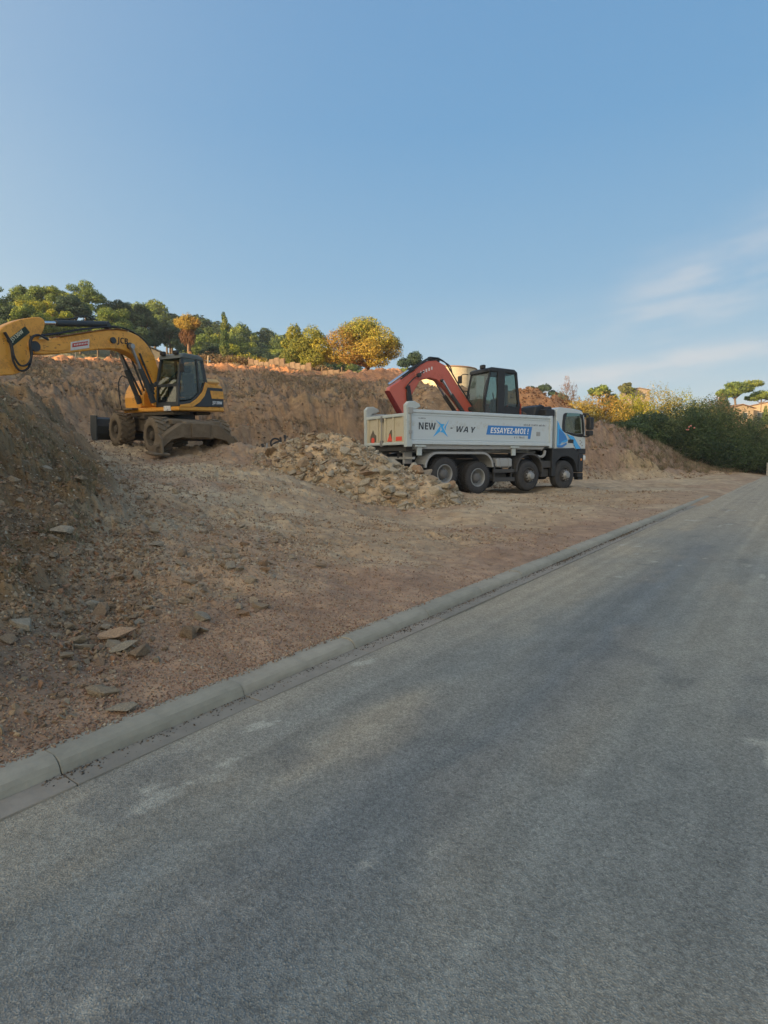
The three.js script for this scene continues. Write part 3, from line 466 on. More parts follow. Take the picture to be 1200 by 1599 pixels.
  part('window_deflector', [prism([[5.56, 2.66], [5.6, 2.8], [6.28, 2.8], [6.28, 2.7]], 1.18, 1.215, 0.005)], phys([0.05, 0.16, 0.17], { roughness: 0.2, clearcoat: 1 }), cab);
  part('door_handle', [box(5.72, 5.98, 1.71, 1.84, 1.175, 1.22, 0.03)], M.black, cab);
  part('blue_stripe', [prism([[5.12, 1.56], [5.12, 2.5], [5.28, 2.24], [5.56, 1.99], [5.68, 1.8], [5.56, 1.72], [5.36, 1.72], [5.24, 1.58]], 1.19, 1.204, 0)], M.cyan, cab); part('blue_stripe', [prism([[5.62, 2.03], [5.98, 1.95], [6.16, 1.76], [6.36, 1.5], [6.14, 1.5], [5.93, 1.77]], 1.19, 1.204, 0)], M.cyan, cab);
  part('blue_stripe', [prism([[5.2, 1.62], [5.2, 2.22], [5.52, 2.0], [5.62, 1.84], [5.36, 1.76]], 1.204, 1.208, 0)], M.blue, cab);
  part('mirror', [box(6.5, 6.72, 2.2, 2.66, 1.3, 1.52, 0.05), box(6.5, 6.72, 1.98, 2.17, 1.3, 1.5, 0.04), hose([[6.45, 2.75, 1.15], [6.58, 2.78, 1.32], [6.62, 2.66, 1.4]], 0.025), hose([[6.5, 1.98, 1.15], [6.6, 1.95, 1.32], [6.62, 2.0, 1.4]], 0.025)], M.black, t);
  part('mirror', [box(6.5, 6.72, 2.2, 2.66, -1.52, -1.3, 0.05), hose([[6.45, 2.75, -1.15], [6.58, 2.78, -1.32], [6.62, 2.66, -1.4]], 0.025)], M.black, t);
  part('front_mirror', [box(6.66, 6.86, 2.7, 2.84, 0.75, 1.05, 0.04), hose([[6.5, 2.86, 0.9], [6.7, 2.95, 0.9], [6.78, 2.84, 0.9]], 0.02)], M.black, t);
  part('sun_visor', [prism([[6.46, 2.86], [6.66, 2.8], [6.67, 2.83], [6.46, 2.9]], -1.05, 1.05, 0.005)], M.black, t);
  const guard = [[5.02, 1.5], [6.0, 1.53], [6.22, 1.42], [6.34, 1.18], [6.36, 0.78], [6.22, 0.62], [6.14, 0.9], [6.0, 1.1], [5.7, 1.22], [5.36, 1.2], [5.14, 1.06], [5.02, 0.95]];
  for (const s of [1, -1]) part('front_wheel_arch', [prism(guard, s > 0 ? 0.72 : -1.22, s > 0 ? 1.22 : -0.72, 0.015)], M.black, t);
  part('blue_stripe', [prism([[6.0, 1.62], [6.2, 1.5], [6.42, 1.5], [6.24, 1.66]], 1.19, 1.203, 0)], M.blue, cab); part('blue_stripe', [prism([[5.14, 1.62], [5.36, 1.62], [5.6, 1.72], [5.64, 1.66], [5.4, 1.54], [5.14, 1.54]], 1.204, 1.207, 0)], M.blue, cab);
  for (const [x, y] of [[6.34, 1.78], [6.42, 1.72], [6.36, 1.66], [6.46, 1.6]]) part('sticker', [box(x, x + 0.07, y, y + 0.045, 1.182, 1.186, 0)], M.greyPaint, cab);
  const bumper = part('bumper', [slab([[6.26, 1.24], [6.5, 1.24], [6.78, 1.0], [6.84, 0.5], [6.84, -0.5], [6.78, -1.0], [6.5, -1.24], [6.26, -1.24], [6.3, 0]], 0.62, 1.3, 0.03), box(6.3, 6.74, 1.3, 1.5, -1.16, 1.16, 0.03)], M.black, t);
  for (const s of [1, -1]) part('headlight', [box(6.62, 6.82, 1.06, 1.26, s * 0.9 - 0.22, s * 0.9 + 0.22, 0.05)], M.lampClear, bumper);
  part('step', [box(6.3, 6.62, 0.44, 0.6, 0.8, 1.16, 0.02), box(6.42, 6.7, 0.34, 0.46, 0.9, 1.1, 0.02)], M.black, t);
  part('marker_light', [box(6.36, 6.44, 1.06, 1.14, 1.21, 1.25, 0.01)], M.lampAmber, t);
  for (const s of [1, -1]) part('seat', [box(5.5, 5.95, 1.62, 1.86, s * 0.6 - 0.25, s * 0.6 + 0.25, 0.06), box(5.4, 5.54, 1.84, 2.5, s * 0.6 - 0.25, s * 0.6 + 0.25, 0.05)], M.seat, t);
  part('dashboard', [box(6.2, 6.58, 1.6, 2.0, -1.08, 1.08, 0.06)], M.seat, t);
  part('steering_wheel', [new THREE.TorusGeometry(0.23, 0.02, 8, 24).rotateY(Math.PI / 2).rotateZ(-0.9).translate(6.12, 2.08, -0.6)], M.seat, t);
  // behind the cab: air intake, rolled sheet and valve blocks on the headboard
  part('air_intake', [box(4.84, 5.04, 1.6, 2.55, 0.66, 1.04, 0.03)], M.greyPaint, t);
  part('rolled_cover', [box(4.5, 4.98, 2.64, 2.9, 0.5, 1.2, 0.05), rod([4.75, 2.9, -1.1], [4.75, 2.9, 1.15], 0.1, 0.1, 14), prism([[4.2, 2.64], [4.34, 2.98], [4.62, 3.07], [4.9, 2.98], [4.98, 2.8], [4.98, 2.66]], 0.1, 0.9, 0.03)], M.black, t);
  // lettering on the right side
  const side = t.children.find((c) => c.name === 'side_panel'), zz = 1.2365;
  const italic = 0.2;
  part('lettering', [lettering('NEW', 0.215, 0.003, 0, 0.98).translate(-1.04, 2.035, zz), lettering('-', 0.2, 0.003, 0, 1.1).translate(0.2, 2.03, zz), lettering('W', 0.185, 0.003, 0.28, 1.2).translate(0.4, 1.99, zz), lettering('A', 0.185, 0.003, 0.28, 1.25).translate(0.72, 1.985, zz), lettering('Y', 0.185, 0.003, 0.28, 1.25).translate(1.0, 1.98, zz)], M.ink, side, 'dark lettering NEW -WAY on white panel');
  const cross = [[[-0.36, 2.31], [-0.17, 2.21], [-0.03, 2.2], [-0.1, 2.13], [-0.01, 2.0], [0.09, 1.86], [-0.1, 1.98], [-0.2, 1.98], [-0.13, 2.05], [-0.2, 2.18]], [[0.13, 2.33], [0.02, 2.14], [-0.01, 2.03], [-0.05, 2.11]], [[-0.45, 1.85], [-0.28, 2.06], [-0.18, 2.17], [-0.2, 2.0]]];
  part('emblem', cross.map((p, i) => prism(p.map(([x, y]) => [-0.15 + (x + 0.15) * 1.08, 2.09 + (y - 2.09) * 1.15]), zz + i * 0.001, zz + 0.004 + i * 0.001, 0)), M.cyan, side, 'light blue slashed X emblem');
  const banner = part('banner', [prism([[1.7, 1.93], [1.78, 2.235], [3.8, 2.235], [3.73, 1.82], [3.6, 1.82], [3.62, 1.93]], zz, zz + 0.003, 0)], M.blue, side, 'blue banner reading ESSAYEZ-MOI !');
  part('lettering', [lettering('ESSAYEZ-MOI !', 0.185, 0.003, 0.16, 1.0).translate(1.86, 1.985, zz + 0.004)], M.print, side, 'white lettering ESSAYEZ-MOI !');
  const tiny = (x0, x1, y, h) => { const l = []; for (let x = x0; x < x1; x += h * 0.75) if (rnd() > 0.15) l.push(box(x, x + h * R(0.3, 0.6), y, y + h * R(0.6, 1), zz, zz + 0.002, 0)); return l; };
  part('small_lettering', [...tiny(2.96, 3.52, 1.83, 0.075), ...tiny(3.4, 4.42, 2.27, 0.07), ...tiny(-1.02, -0.75, 2.36, 0.04)], std([0.2, 0.22, 0.25]), side).userData.kind = 'stuff';
  part('plate', [box(4.02, 4.2, 1.93, 2.07, zz, zz + 0.01, 0.003)], M.greyPaint, side);
}
// earth left lying in the front of the load body
{
  const g = new THREE.SphereGeometry(1, 32, 14, 0, 6.283, 0, 1.57), p = g.attributes.position;
  for (let i = 0; i < p.count; i++) { const k = 1 + 0.16 * fbm(p.getX(i) * 3 + 4, p.getZ(i) * 3, 3); p.setXYZ(i, p.getX(i) * 0.62 * k, p.getY(i) * 1.1 * k, p.getZ(i) * 0.95 * k); }
  g.computeVertexNormals();
  const o = thing('earth_heap', 'brown heap of earth in the front of the truck bed behind the cab', 'earth heap', [0, 0, 0], TRUCK_TURN);
  o.position.copy(truck.localToWorld(new THREE.Vector3(4.1, 1.68, 0.15)));
  const m = part('loose_earth', [g], std([0.2, 0.15, 0.105], { map: soilMap, bumpMap: soilBump, bumpScale: 0.03, roughness: 0.97 }), o);
}

// ================================================================ THE COMPACT EXCAVATOR RIDING IN THE LOAD BODY
{
  const red = phys([0.58, 0.125, 0.08], { map: wearMap, roughness: 0.45, clearcoat: 0.25 }), redFade = phys([0.5, 0.12, 0.05], { map: wearMap, roughness: 0.55 });
  const e = thing('compact_excavator', 'small red tracked excavator with black cab standing in the truck bed', 'excavator', [0, 0, 0], TRUCK_TURN);
  e.position.copy(truck.localToWorld(new THREE.Vector3(0, 1.68, 0)));   // x as the truck's, y from the load floor; its front is towards -x
  const Y = -1.68, up = (pts) => pts.map(([x, y]) => [x, y + Y]);
  for (const s of [1, -1]) {
    const k = [[1.55, 0.06], [1.42, 0.25], [1.55, 0.46], [3.75, 0.46], [3.88, 0.25], [3.75, 0.06]], tr = part('track', [prism(k, s * 0.72 - 0.18, s * 0.72 + 0.18, 0.03)], M.rubber, e);
    part('track_frame', [box(1.75, 3.55, 0.14, 0.38, s * 0.72 - (s > 0 ? 0.1 : 0.2), s * 0.72 + (s > 0 ? 0.2 : 0.1), 0.03)], M.blackDusty, tr);
  }
  part('undercarriage', [box(2.1, 3.2, 0.3, 0.55, -0.6, 0.6, 0.05), rod([2.65, 0.5, 0], [2.65, 0.68, 0], 0.42, 0.42, 24)], M.blackDusty, e);
  const body = part('body', [slab([[2.0, -0.8], [2.0, 0.8], [3.5, 0.82], [3.85, 0.6], [3.95, 0], [3.85, -0.6], [3.5, -0.82]], 0.66, 0.92, 0.03), slab([[2.75, -0.82], [2.75, -0.1], [3.72, 0.3], [3.78, 0.72], [3.9, 0.4], [3.98, 0], [3.88, -0.6], [3.5, -0.84]], 0.92, 1.42, 0.05)], red, e);
  part('engine_cover', [slab([[2.0, -0.8], [2.0, -0.3], [2.8, -0.3], [2.8, -0.8]], 0.92, 1.25, 0.05)], redFade, body);
  // boom
  const outer = [[2.2, 2.72], [2.14, 2.95], [1.7, 3.4], [1.36, 3.78], [1.1, 4.08], [0.9, 4.28], [0.55, 4.4], [0.2, 4.35], [-0.1, 4.2], [-0.32, 4.02]];
  const inner = [[-0.3, 3.72], [-0.05, 3.72], [0.27, 3.8], [0.55, 3.76], [0.8, 3.62], [1.02, 3.44], [1.28, 3.22], [1.7, 2.8], [1.9, 2.68]];
  const boom = part('boom', [prism(up([...outer, ...inner]), -0.22, 0.02, 0.03)], red, e);
  for (const q of [rod([-0.2, 3.86 + Y, -0.32], [-0.2, 3.86 + Y, 0.12], 0.07, 0.07, 14), rod([2.0, 2.86 + Y, -0.34], [2.0, 2.86 + Y, 0.14], 0.08, 0.08, 14), rod([0.75, 3.75 + Y, -0.3], [0.75, 3.75 + Y, 0.1], 0.05)]) part('pivot', [q], M.blackDusty, boom);
  part('hose', [hose([[-0.9, 3.68 + Y, 0.05], [-0.3, 4.1 + Y, 0.07], [0.2, 4.42 + Y, 0.04], [0.6, 4.48 + Y, 0.0], [0.95, 4.36 + Y, -0.02], [1.12, 4.1 + Y, 0.05], [1.5, 3.62 + Y, 0.06], [2.05, 3.0 + Y, 0.08]], 0.022, 40), hose([[-0.8, 3.78 + Y, -0.02], [-0.2, 4.2 + Y, 0.0], [0.3, 4.47 + Y, -0.04], [0.7, 4.46 + Y, -0.08], [1.16, 4.28 + Y, -0.06], [1.2, 4.05 + Y, 0.03]], 0.02, 36), hose([[1.66, 3.46 + Y, 0.05], [1.86, 3.44 + Y, 0.06], [1.95, 3.3 + Y, 0.06], [1.9, 3.14 + Y, 0.06]], 0.018), hose([[-0.72, 3.4 + Y, 0.05], [-0.62, 3.55 + Y, 0.1], [-0.4, 3.75 + Y, 0.1], [0.0, 4.0 + Y, 0.06]], 0.02)], M.black, boom);
  part('marking', [0, 1, 2, 3, 4].map((i) => box(-0.12 + i * 0.11, -0.06 + i * 0.11, 3.9 + i * 0.045 + Y, 4.0 + i * 0.045 + Y, 0.021, 0.024, 0)), std([0.75, 0.68, 0.66]), boom);
  const cyl = part('boom_cylinder', [rod([1.75, 2.62 + Y, 0.1], [1.12, 3.3 + Y, 0.1], 0.07), rod([1.75, 2.62 + Y, -0.3], [1.12, 3.3 + Y, -0.3], 0.07)], M.blackDusty, e);
  part('piston', [rod([1.12, 3.3 + Y, 0.1], [0.75, 3.75 + Y, 0.1], 0.04), rod([1.12, 3.3 + Y, -0.3], [0.75, 3.75 + Y, -0.3], 0.04)], M.chrome, cyl);
  const ac = part('arm_cylinder', [rod([0.62, 4.46 + Y, -0.1], [-0.5, 4.0 + Y, -0.1], 0.08), box(0.3, 0.72, 4.34 + Y, 4.52 + Y, -0.18, -0.02, 0.03)], M.black, e);
  part('piston', [rod([-0.5, 4.0 + Y, -0.1], [-1.28, 3.5 + Y, -0.1], 0.045)], M.chrome, ac);
  const arm = part('arm', [prism(up([[-0.05, 4.05], [-0.3, 4.02], [-0.95, 3.62], [-1.28, 3.42], [-1.34, 3.28], [-1.12, 3.02], [-0.62, 2.3], [-0.42, 2.3], [-0.36, 2.6], [-0.42, 3.2], [-0.12, 3.66], [0.02, 3.86]]), -0.2, 0.0, 0.03)], red, e);
  part('edge_plate', [prism(up([[-1.36, 3.3], [-1.3, 3.3], [-0.58, 2.32], [-0.66, 2.28]]), -0.22, 0.02, 0.01)], std([0.2, 0.02, 0.02], { map: wearMap }), arm);
  const lk = part('bucket_link', [bar([-0.5, 2.95 + Y, 0.05], [-0.62, 3.5 + Y, 0.05], 0.05, 0.14), bar([-0.5, 2.95 + Y, -0.25], [-0.62, 3.5 + Y, -0.25], 0.05, 0.14), rod([-0.6, 2.55 + Y, 0.04], [-0.62, 3.3 + Y, 0.04], 0.05)], M.black, e);
  part('bucket', [prism([[-0.9, 0.1], [-0.5, 0.05], [-0.15, 0.2], [0.0, 0.55], [-0.1, 0.9], [-0.4, 1.0], [-0.75, 0.95], [-0.72, 0.9], [-0.42, 0.92], [-0.16, 0.82], [-0.08, 0.55], [-0.2, 0.28], [-0.5, 0.13]], -0.55, 0.4, 0.008), prism([[-0.9, 0.1], [-0.5, 0.05], [-0.15, 0.2], [0.0, 0.55], [-0.1, 0.9], [-0.4, 1.0], [-0.75, 0.95]], 0.4, 0.43, 0.005), prism([[-0.9, 0.1], [-0.5, 0.05], [-0.15, 0.2], [0.0, 0.55], [-0.1, 0.9], [-0.4, 1.0], [-0.75, 0.95]], -0.58, -0.55, 0.005)], M.blackDusty, e);
  // cab
  const x0 = 2.08, x1 = 3.68, z0 = -0.28, z1 = 0.75, y0 = 0.92, y1 = 2.5, fx = 2.2;
  const cab = part('cab', [
    bar([x0, y0, z1 - 0.03], [x0, 1.5, z1 - 0.03], 0.06, 0.07), bar([x0, 1.5, z1 - 0.03], [fx + 0.1, y1 - 0.04, z1 - 0.05], 0.06, 0.07), bar([x0, y0, z0 + 0.03], [x0, 1.5, z0 + 0.03], 0.06, 0.07), bar([x0, 1.5, z0 + 0.03], [fx + 0.1, y1 - 0.04, z0 + 0.05], 0.06, 0.07),
    box(2.62, 2.95, y0, y1 - 0.05, z1 - 0.07, z1, 0.02), bar([x1 - 0.02, y0 + 0.3, z1 - 0.04], [x1 - 0.2, y1 - 0.04, z1 - 0.04], 0.07, 0.09), bar([x1 - 0.02, y0 + 0.3, z0 + 0.04], [x1 - 0.2, y1 - 0.04, z0 + 0.04], 0.07, 0.09), box(2.9, 2.98, y0, y1 - 0.05, z0, z0 + 0.06, 0.02),
    box(x0, x1 - 0.02, y0 - 0.01, y0 + 0.1, z1 - 0.07, z1, 0.02), box(2.95, x1, y0, y0 + 0.34, z1 - 0.08, z1 - 0.01, 0.02), box(x0 + 0.02, x1, y0 - 0.02, y0 + 0.04, z0, z1, 0.01), box(x1 - 0.1, x1 - 0.02, y0, y0 + 0.45, z0, z1, 0.02), box(x0 - 0.02, x0 + 0.05, y0, y0 + 0.1, z0, z1)], M.black, e);
  part('cab_roof', [prism([[fx, y1 - 0.1], [fx + 0.02, y1], [fx + 0.16, y1 + 0.06], [3.4, y1 + 0.05], [3.52, y1 - 0.02], [3.54, y1 - 0.1]], z0, z1, 0.03)], M.black, cab);
  part('windscreen', [prism([[x0 + 0.0, y0 + 0.1], [x0 + 0.0, 1.5], [fx + 0.08, y1 - 0.08], [fx + 0.095, y1 - 0.08], [x0 + 0.012, 1.5], [x0 + 0.012, y0 + 0.1]], z0 + 0.06, z1 - 0.06, 0)], M.glassDusty, cab);
  part('side_window', [prism([[x0 + 0.05, y0 + 0.1], [x0 + 0.05, 1.5], [fx + 0.14, y1 - 0.1], [2.6, y1 - 0.1], [2.6, y0 + 0.1]], z1 - 0.04, z1 - 0.034, 0)], M.glass, cab);
  part('side_window', [prism([[2.97, y0 + 0.36], [2.97, y1 - 0.1], [x1 - 0.24, y1 - 0.1], [x1 - 0.08, y0 + 0.36]], z1 - 0.05, z1 - 0.044, 0)], M.glass, cab);
  part('rear_window', [prism([[x1 - 0.04, y0 + 0.45], [x1 - 0.21, y1 - 0.1], [x1 - 0.2, y1 - 0.1], [x1 - 0.03, y0 + 0.45]], z0 + 0.07, z1 - 0.08, 0)], M.glass, cab);
  part('side_window', [prism([[x0 + 0.05, y0 + 0.1], [x0 + 0.05, 1.5], [fx + 0.14, y1 - 0.1], [x1 - 0.24, y1 - 0.1], [x1 - 0.08, y0 + 0.1]], z0 + 0.03, z0 + 0.036, 0)], M.glass, cab);
  part('seat', [box(2.85, 3.3, 1.25, 1.4, 0.0, 0.5, 0.05), box(3.22, 3.36, 1.36, 2.05, 0.0, 0.5, 0.05), box(3.22, 3.32, 2.06, 2.25, 0.12, 0.38, 0.04)], M.seat, cab);
  for (const [a, b] of [[0.5, 0.66], [-0.2, -0.02]]) part('console', [box(2.5, 2.75, 0.94, 1.5, a, b, 0.04), rod([2.6, 1.48, (a + b) / 2], [2.55, 1.72, (a + b) / 2], 0.02)], M.seat, cab);
  part('work_light', [box(2.0, 2.12, 2.48, 2.62, 0.5, 0.7, 0.03)], M.black, cab);
  part('mirror', [box(1.88, 1.95, 2.1, 2.36, -0.52, -0.34, 0.02), hose([[2.15, 2.4, -0.25], [2.02, 2.42, -0.36], [1.92, 2.34, -0.43]], 0.014)], M.black, cab);
  part('grab_rail', [hose([[1.98, 1.15, 0.78], [1.94, 1.5, 0.8], [2.0, 1.9, 0.8], [2.1, 2.1, 0.77]], 0.016)], M.black, cab);
  part('tool_box', [box(3.72, 4.0, 0.95, 1.16, -0.1, 0.6, 0.04)], M.blackDusty, body);
}

// ================================================================ THE YELLOW WHEELED EXCAVATOR
// its own axes: x the way the boom points, y up, z to the machine's right (away from the camera)
{
  const yel = phys([0.84, 0.385, 0.045], { map: wornMap, roughness: 0.5, clearcoat: 0.2, clearcoatRoughness: 0.4 }), pale = phys([0.72, 0.44, 0.16], { map: wearMap, roughness: 0.55 });
  const mud = std([0.23, 0.195, 0.15], { map: mudMap, bumpMap: soilBump, bumpScale: 0.02, roughness: 0.97 }), mudDark = std([0.12, 0.105, 0.085], { map: mudMap, bumpMap: soilBump, bumpScale: 0.015, roughness: 0.95 }), dark = std([0.045, 0.052, 0.055], { map: wearMap, roughness: 0.6 });
  const e = thing('wheeled_excavator', 'yellow wheeled excavator with muddy stabilisers standing under the earth bank', 'excavator', [-7.05, 1.35, -19.8], -115 * Math.PI / 180);
  const tilt = new THREE.Matrix4().makeTranslation(0, 1.55, 0).multiply(new THREE.Matrix4().makeRotationZ(-0.055)).multiply(new THREE.Matrix4().makeTranslation(0, -1.55, 0));
  const P = (name, geos, mat, parent = e, label) => part(name, [geos].flat(Infinity).map((g) => g.applyMatrix4(tilt)), mat, parent, label);
  // platform and bodywork
  const body = P('body', [slab([[1.1, -1.2], [1.1, 1.2], [-0.5, 1.22], [-1.0, 1.0], [-1.22, 0.5], [-1.28, 0], [-1.22, -0.5], [-1.16, -1.02], [-1.0, -1.2]], 1.52, 1.66, 0.03)], yel);
  P('counterweight', [slab([[-0.28, -1.18], [-0.28, 1.2], [-0.6, 1.2], [-1.0, 1.0], [-1.22, 0.5], [-1.28, 0], [-1.22, -0.5], [-1.12, -1.0], [-0.98, -1.18]], 1.665, 2.42, 0.06)], yel);
  P('engine_cover', [slab([[-0.2, -1.16], [-0.2, 1.1], [-0.62, 1.1], [-0.98, 0.9], [-1.15, 0.4], [-1.15, -0.5], [-1.05, -0.98], [-0.9, -1.16]], 2.4, 2.6, 0.08)], pale);
  P('side_panel', [prism([[-1.0, 1.68], [0.36, 1.66], [0.2, 1.78], [-0.06, 1.98], [-0.26, 2.3], [-1.0, 2.3]], -1.205, -1.17, 0.008)], dark, e);
  P('yellow_stripe', [prism([[1.05, 1.64], [0.52, 1.64], [0.18, 1.8], [-0.08, 2.02], [-0.3, 2.42], [-0.16, 2.46], [0.02, 2.14], [0.28, 1.92], [0.6, 1.76], [1.05, 1.7]], -1.225, -1.19, 0.008)], yel, e);
  P('yellow_patch', [prism([[-1.0, 1.94], [-0.42, 1.94], [-0.36, 2.2], [-1.0, 2.2]], -1.22, -1.19, 0.006)], yel, e);
  P('lettering', [lettering('JS130W', 0.1, 0.004, 0, 1).applyMatrix4(new THREE.Matrix4().makeRotationY(Math.PI)).translate(-0.44, 1.76, -1.21)], M.print, e, 'white model lettering on dark side panel');
  P('tool_box', [prism([[1.08, 1.67], [1.08, 2.0], [1.0, 2.24], [0.84, 2.45], [0.62, 2.58], [-0.26, 2.6], [-0.26, 1.67]], 0.42, 1.18, 0.04)], yel, e);
  P('boom_bracket', [prism([[1.0, 1.66], [1.2, 1.72], [1.22, 2.0], [1.05, 2.3], [0.75, 2.66], [0.5, 2.6], [0.3, 1.66]], -0.26, -0.16, 0.01), prism([[1.0, 1.66], [1.2, 1.72], [1.22, 2.0], [1.05, 2.3], [0.75, 2.66], [0.5, 2.6], [0.3, 1.66]], 0.16, 0.26, 0.01)], yel, e);
  P('step', [box(1.08, 1.34, 1.6, 1.66, 0.55, 1.2, 0.02), box(1.1, 1.4, 1.62, 1.68, 1.0, 1.3)], mud, e);
  P('handrail', [hose([[1.2, 1.66, 1.2], [1.24, 2.2, 1.2], [1.22, 2.55, 1.18], [1.1, 2.72, 1.14], [0.9, 2.62, 1.1]], 0.018)], M.black, e);
  P('work_light', [new THREE.CylinderGeometry(0.07, 0.06, 0.05, 14).rotateZ(Math.PI / 2).translate(1.13, 1.6, -0.72), box(1.08, 1.13, 1.52, 1.68, -0.86, -0.58)], M.lampClear, e);
  P('slew_cover', [box(0.3, 1.05, 1.4, 1.52, -0.9, 0.9, 0.03), box(-0.9, -0.2, 1.42, 1.52, -0.7, 0.7, 0.03)], mudDark, e);
  // cab: pillars, roof, panes, seat
  const z0 = -1.18, z1 = -0.22, yb = 1.7, yt = 3.22;
  const cab = P('cab', [
    bar([1.08, yb, z0 + 0.04], [1.0, 2.3, z0 + 0.04], 0.07, 0.1), bar([1.0, 2.3, z0 + 0.04], [0.74, yt, z0 + 0.06], 0.07, 0.1), bar([1.08, yb, z1 - 0.04], [1.0, 2.3, z1 - 0.04], 0.07, 0.1), bar([1.0, 2.3, z1 - 0.04], [0.74, yt, z1 - 0.06], 0.07, 0.1),
    bar([0.12, yb + 0.2, z0 + 0.03], [0.14, yt, z0 + 0.05], 0.06, 0.09), bar([-0.27, yb + 0.55, z0 + 0.04], [-0.12, yt - 0.04, z0 + 0.06], 0.07, 0.11), bar([-0.27, yb, z1 - 0.04], [-0.12, yt - 0.04, z1 - 0.06], 0.07, 0.11), box(0.1, 0.18, yb, yt, z1 - 0.07, z1 - 0.01),
    prism([[1.08, yb - 0.04], [0.42, yb - 0.04], [0.1, yb + 0.14], [-0.12, yb + 0.36], [-0.28, yb + 0.62], [-0.28, yb + 0.86], [-0.05, yb + 0.6], [0.2, yb + 0.36], [0.5, yb + 0.16], [1.08, yb + 0.08]], z0, z0 + 0.05, 0.01),
    box(-0.28, 1.08, yb - 0.05, yb + 0.02, z0, z1), box(1.02, 1.1, yb - 0.04, yb + 0.1, z0, z1), box(0.96, 1.03, 2.28, 2.36, z0, z1), box(-0.3, -0.22, yb, yb + 0.8, z0 + 0.02, z1), box(-0.26, 1.06, yb, yb + 0.3, z1 - 0.06, z1)], dark, e);
  P('cab_roof', [prism([[0.86, yt - 0.06], [0.8, yt + 0.06], [0.66, yt + 0.11], [0.0, yt + 0.09], [-0.16, yt + 0.02], [-0.2, yt - 0.07]], z0, z1, 0.035)], std([0.13, 0.15, 0.145], { map: wearMap, roughness: 0.6 }), cab);
  P('beacon', [new THREE.CylinderGeometry(0.05, 0.06, 0.1, 12).translate(0.12, yt + 0.17, -0.9), new THREE.CylinderGeometry(0.07, 0.07, 0.03, 12).translate(0.12, yt + 0.11, -0.9)], M.lampAmber, cab);
  P('work_light', [box(0.78, 0.88, yt + 0.06, yt + 0.18, z0 + 0.12, z0 + 0.3, 0.02)], M.black, cab); P('work_light', [box(0.78, 0.88, yt + 0.06, yt + 0.18, z1 - 0.3, z1 - 0.12, 0.02)], M.black, cab);
  P('windscreen', [prism([[1.0, 2.36], [0.76, yt - 0.05], [0.772, yt - 0.05], [1.012, 2.36]], z0 + 0.08, z1 - 0.08, 0)], M.glass, cab);
  P('lower_windscreen', [prism([[1.06, yb + 0.1], [0.995, 2.28], [1.007, 2.28], [1.072, yb + 0.1]], z0 + 0.08, z1 - 0.08, 0)], M.glass, cab);
  P('door_window', [prism([[0.98, yb + 0.14], [0.9, 2.3], [0.7, yt - 0.06], [0.2, yt - 0.06], [0.18, yb + 0.42], [0.5, yb + 0.2]], z0 + 0.028, z0 + 0.034, 0)], M.glass, cab);
  P('side_window', [prism([[0.1, yb + 0.46], [0.1, yt - 0.06], [-0.06, yt - 0.08], [-0.2, yb + 0.84]], z0 + 0.03, z0 + 0.036, 0)], M.glass, cab);
  P('side_window', [prism([[0.98, yb + 0.32], [0.9, 2.3], [0.7, yt - 0.06], [-0.06, yt - 0.08], [-0.2, yb + 0.32]], z1 - 0.036, z1 - 0.03, 0)], M.glass, cab);
  P('rear_window', [prism([[-0.25, yb + 0.84], [-0.12, yt - 0.1], [-0.11, yt - 0.1], [-0.24, yb + 0.84]], z0 + 0.09, z1 - 0.09, 0)], M.glass, cab);
  P('seat', [box(0.1, 0.55, 2.0, 2.14, -0.95, -0.48, 0.05), box(0.02, 0.16, 2.1, 2.75, -0.93, -0.5, 0.05), box(0.04, 0.13, 2.76, 2.95, -0.84, -0.6, 0.04)], M.seat, cab);
  P('console', [box(0.7, 0.95, 1.72, 2.35, -0.82, -0.62, 0.05), new THREE.TorusGeometry(0.18, 0.018, 8, 20).rotateY(Math.PI / 2).rotateZ(0.7).translate(0.76, 2.45, -0.72), box(0.3, 0.6, 1.72, 2.2, -0.42, -0.3, 0.03), rod([0.55, 2.2, -0.36], [0.62, 2.42, -0.36], 0.02), rod([0.55, 2.2, -1.0], [0.62, 2.42, -1.0], 0.02)], M.seat, cab);
  P('mirror', [box(0.96, 1.02, 2.7, 2.96, -1.42, -1.26, 0.02), hose([[0.84, 3.0, -1.16], [0.95, 3.02, -1.28], [0.99, 2.95, -1.34]], 0.014)], M.black, cab);
  // boom, traced side profile
  const boomPts = smoothLoop([[5.18, 2.78], [5.16, 2.94], [4.95, 3.03], [4.5, 3.14], [4.0, 3.3], [3.4, 3.5], [2.9, 3.66], [2.42, 3.77], [2.0, 3.79], [1.62, 3.72], [1.3, 3.52], [1.05, 3.22], [0.92, 2.9], [0.84, 2.5], [0.86, 2.2], [1.04, 2.16], [1.12, 2.42], [1.3, 2.74], [1.56, 2.98], [1.9, 3.12], [2.3, 3.2], [2.83, 3.14], [3.67, 2.93], [4.44, 2.74], [5.0, 2.66]], 3);
  const boom = part('boom', [prism(boomPts, -0.19, 0.19, 0.025)], yel, e);
  part('top_plate', [prism([[4.3, 3.215], [2.95, 3.655], [2.45, 3.775], [2.05, 3.8], [2.05, 3.81], [2.46, 3.79], [2.96, 3.67], [4.31, 3.235]], -0.23, 0.23, 0.003)], std([0.28, 0.13, 0.06], { map: wearMap }), boom);
  for (const [x, y, r] of [[2.02, 3.36, 0.1], [2.62, 3.42, 0.09], [5.02, 2.84, 0.13], [1.0, 2.3, 0.12]]) part('pin', [rod([x, y, -0.25], [x, y, 0.25], r, r, 16)], dark, boom);
  part('inspection_plate', [prism(smoothLoop([[4.95, 2.78], [4.92, 2.95], [4.5, 3.06], [4.1, 3.12], [4.1, 2.92], [4.5, 2.8]], 2), -0.215, -0.185, 0.008)], yel, boom);
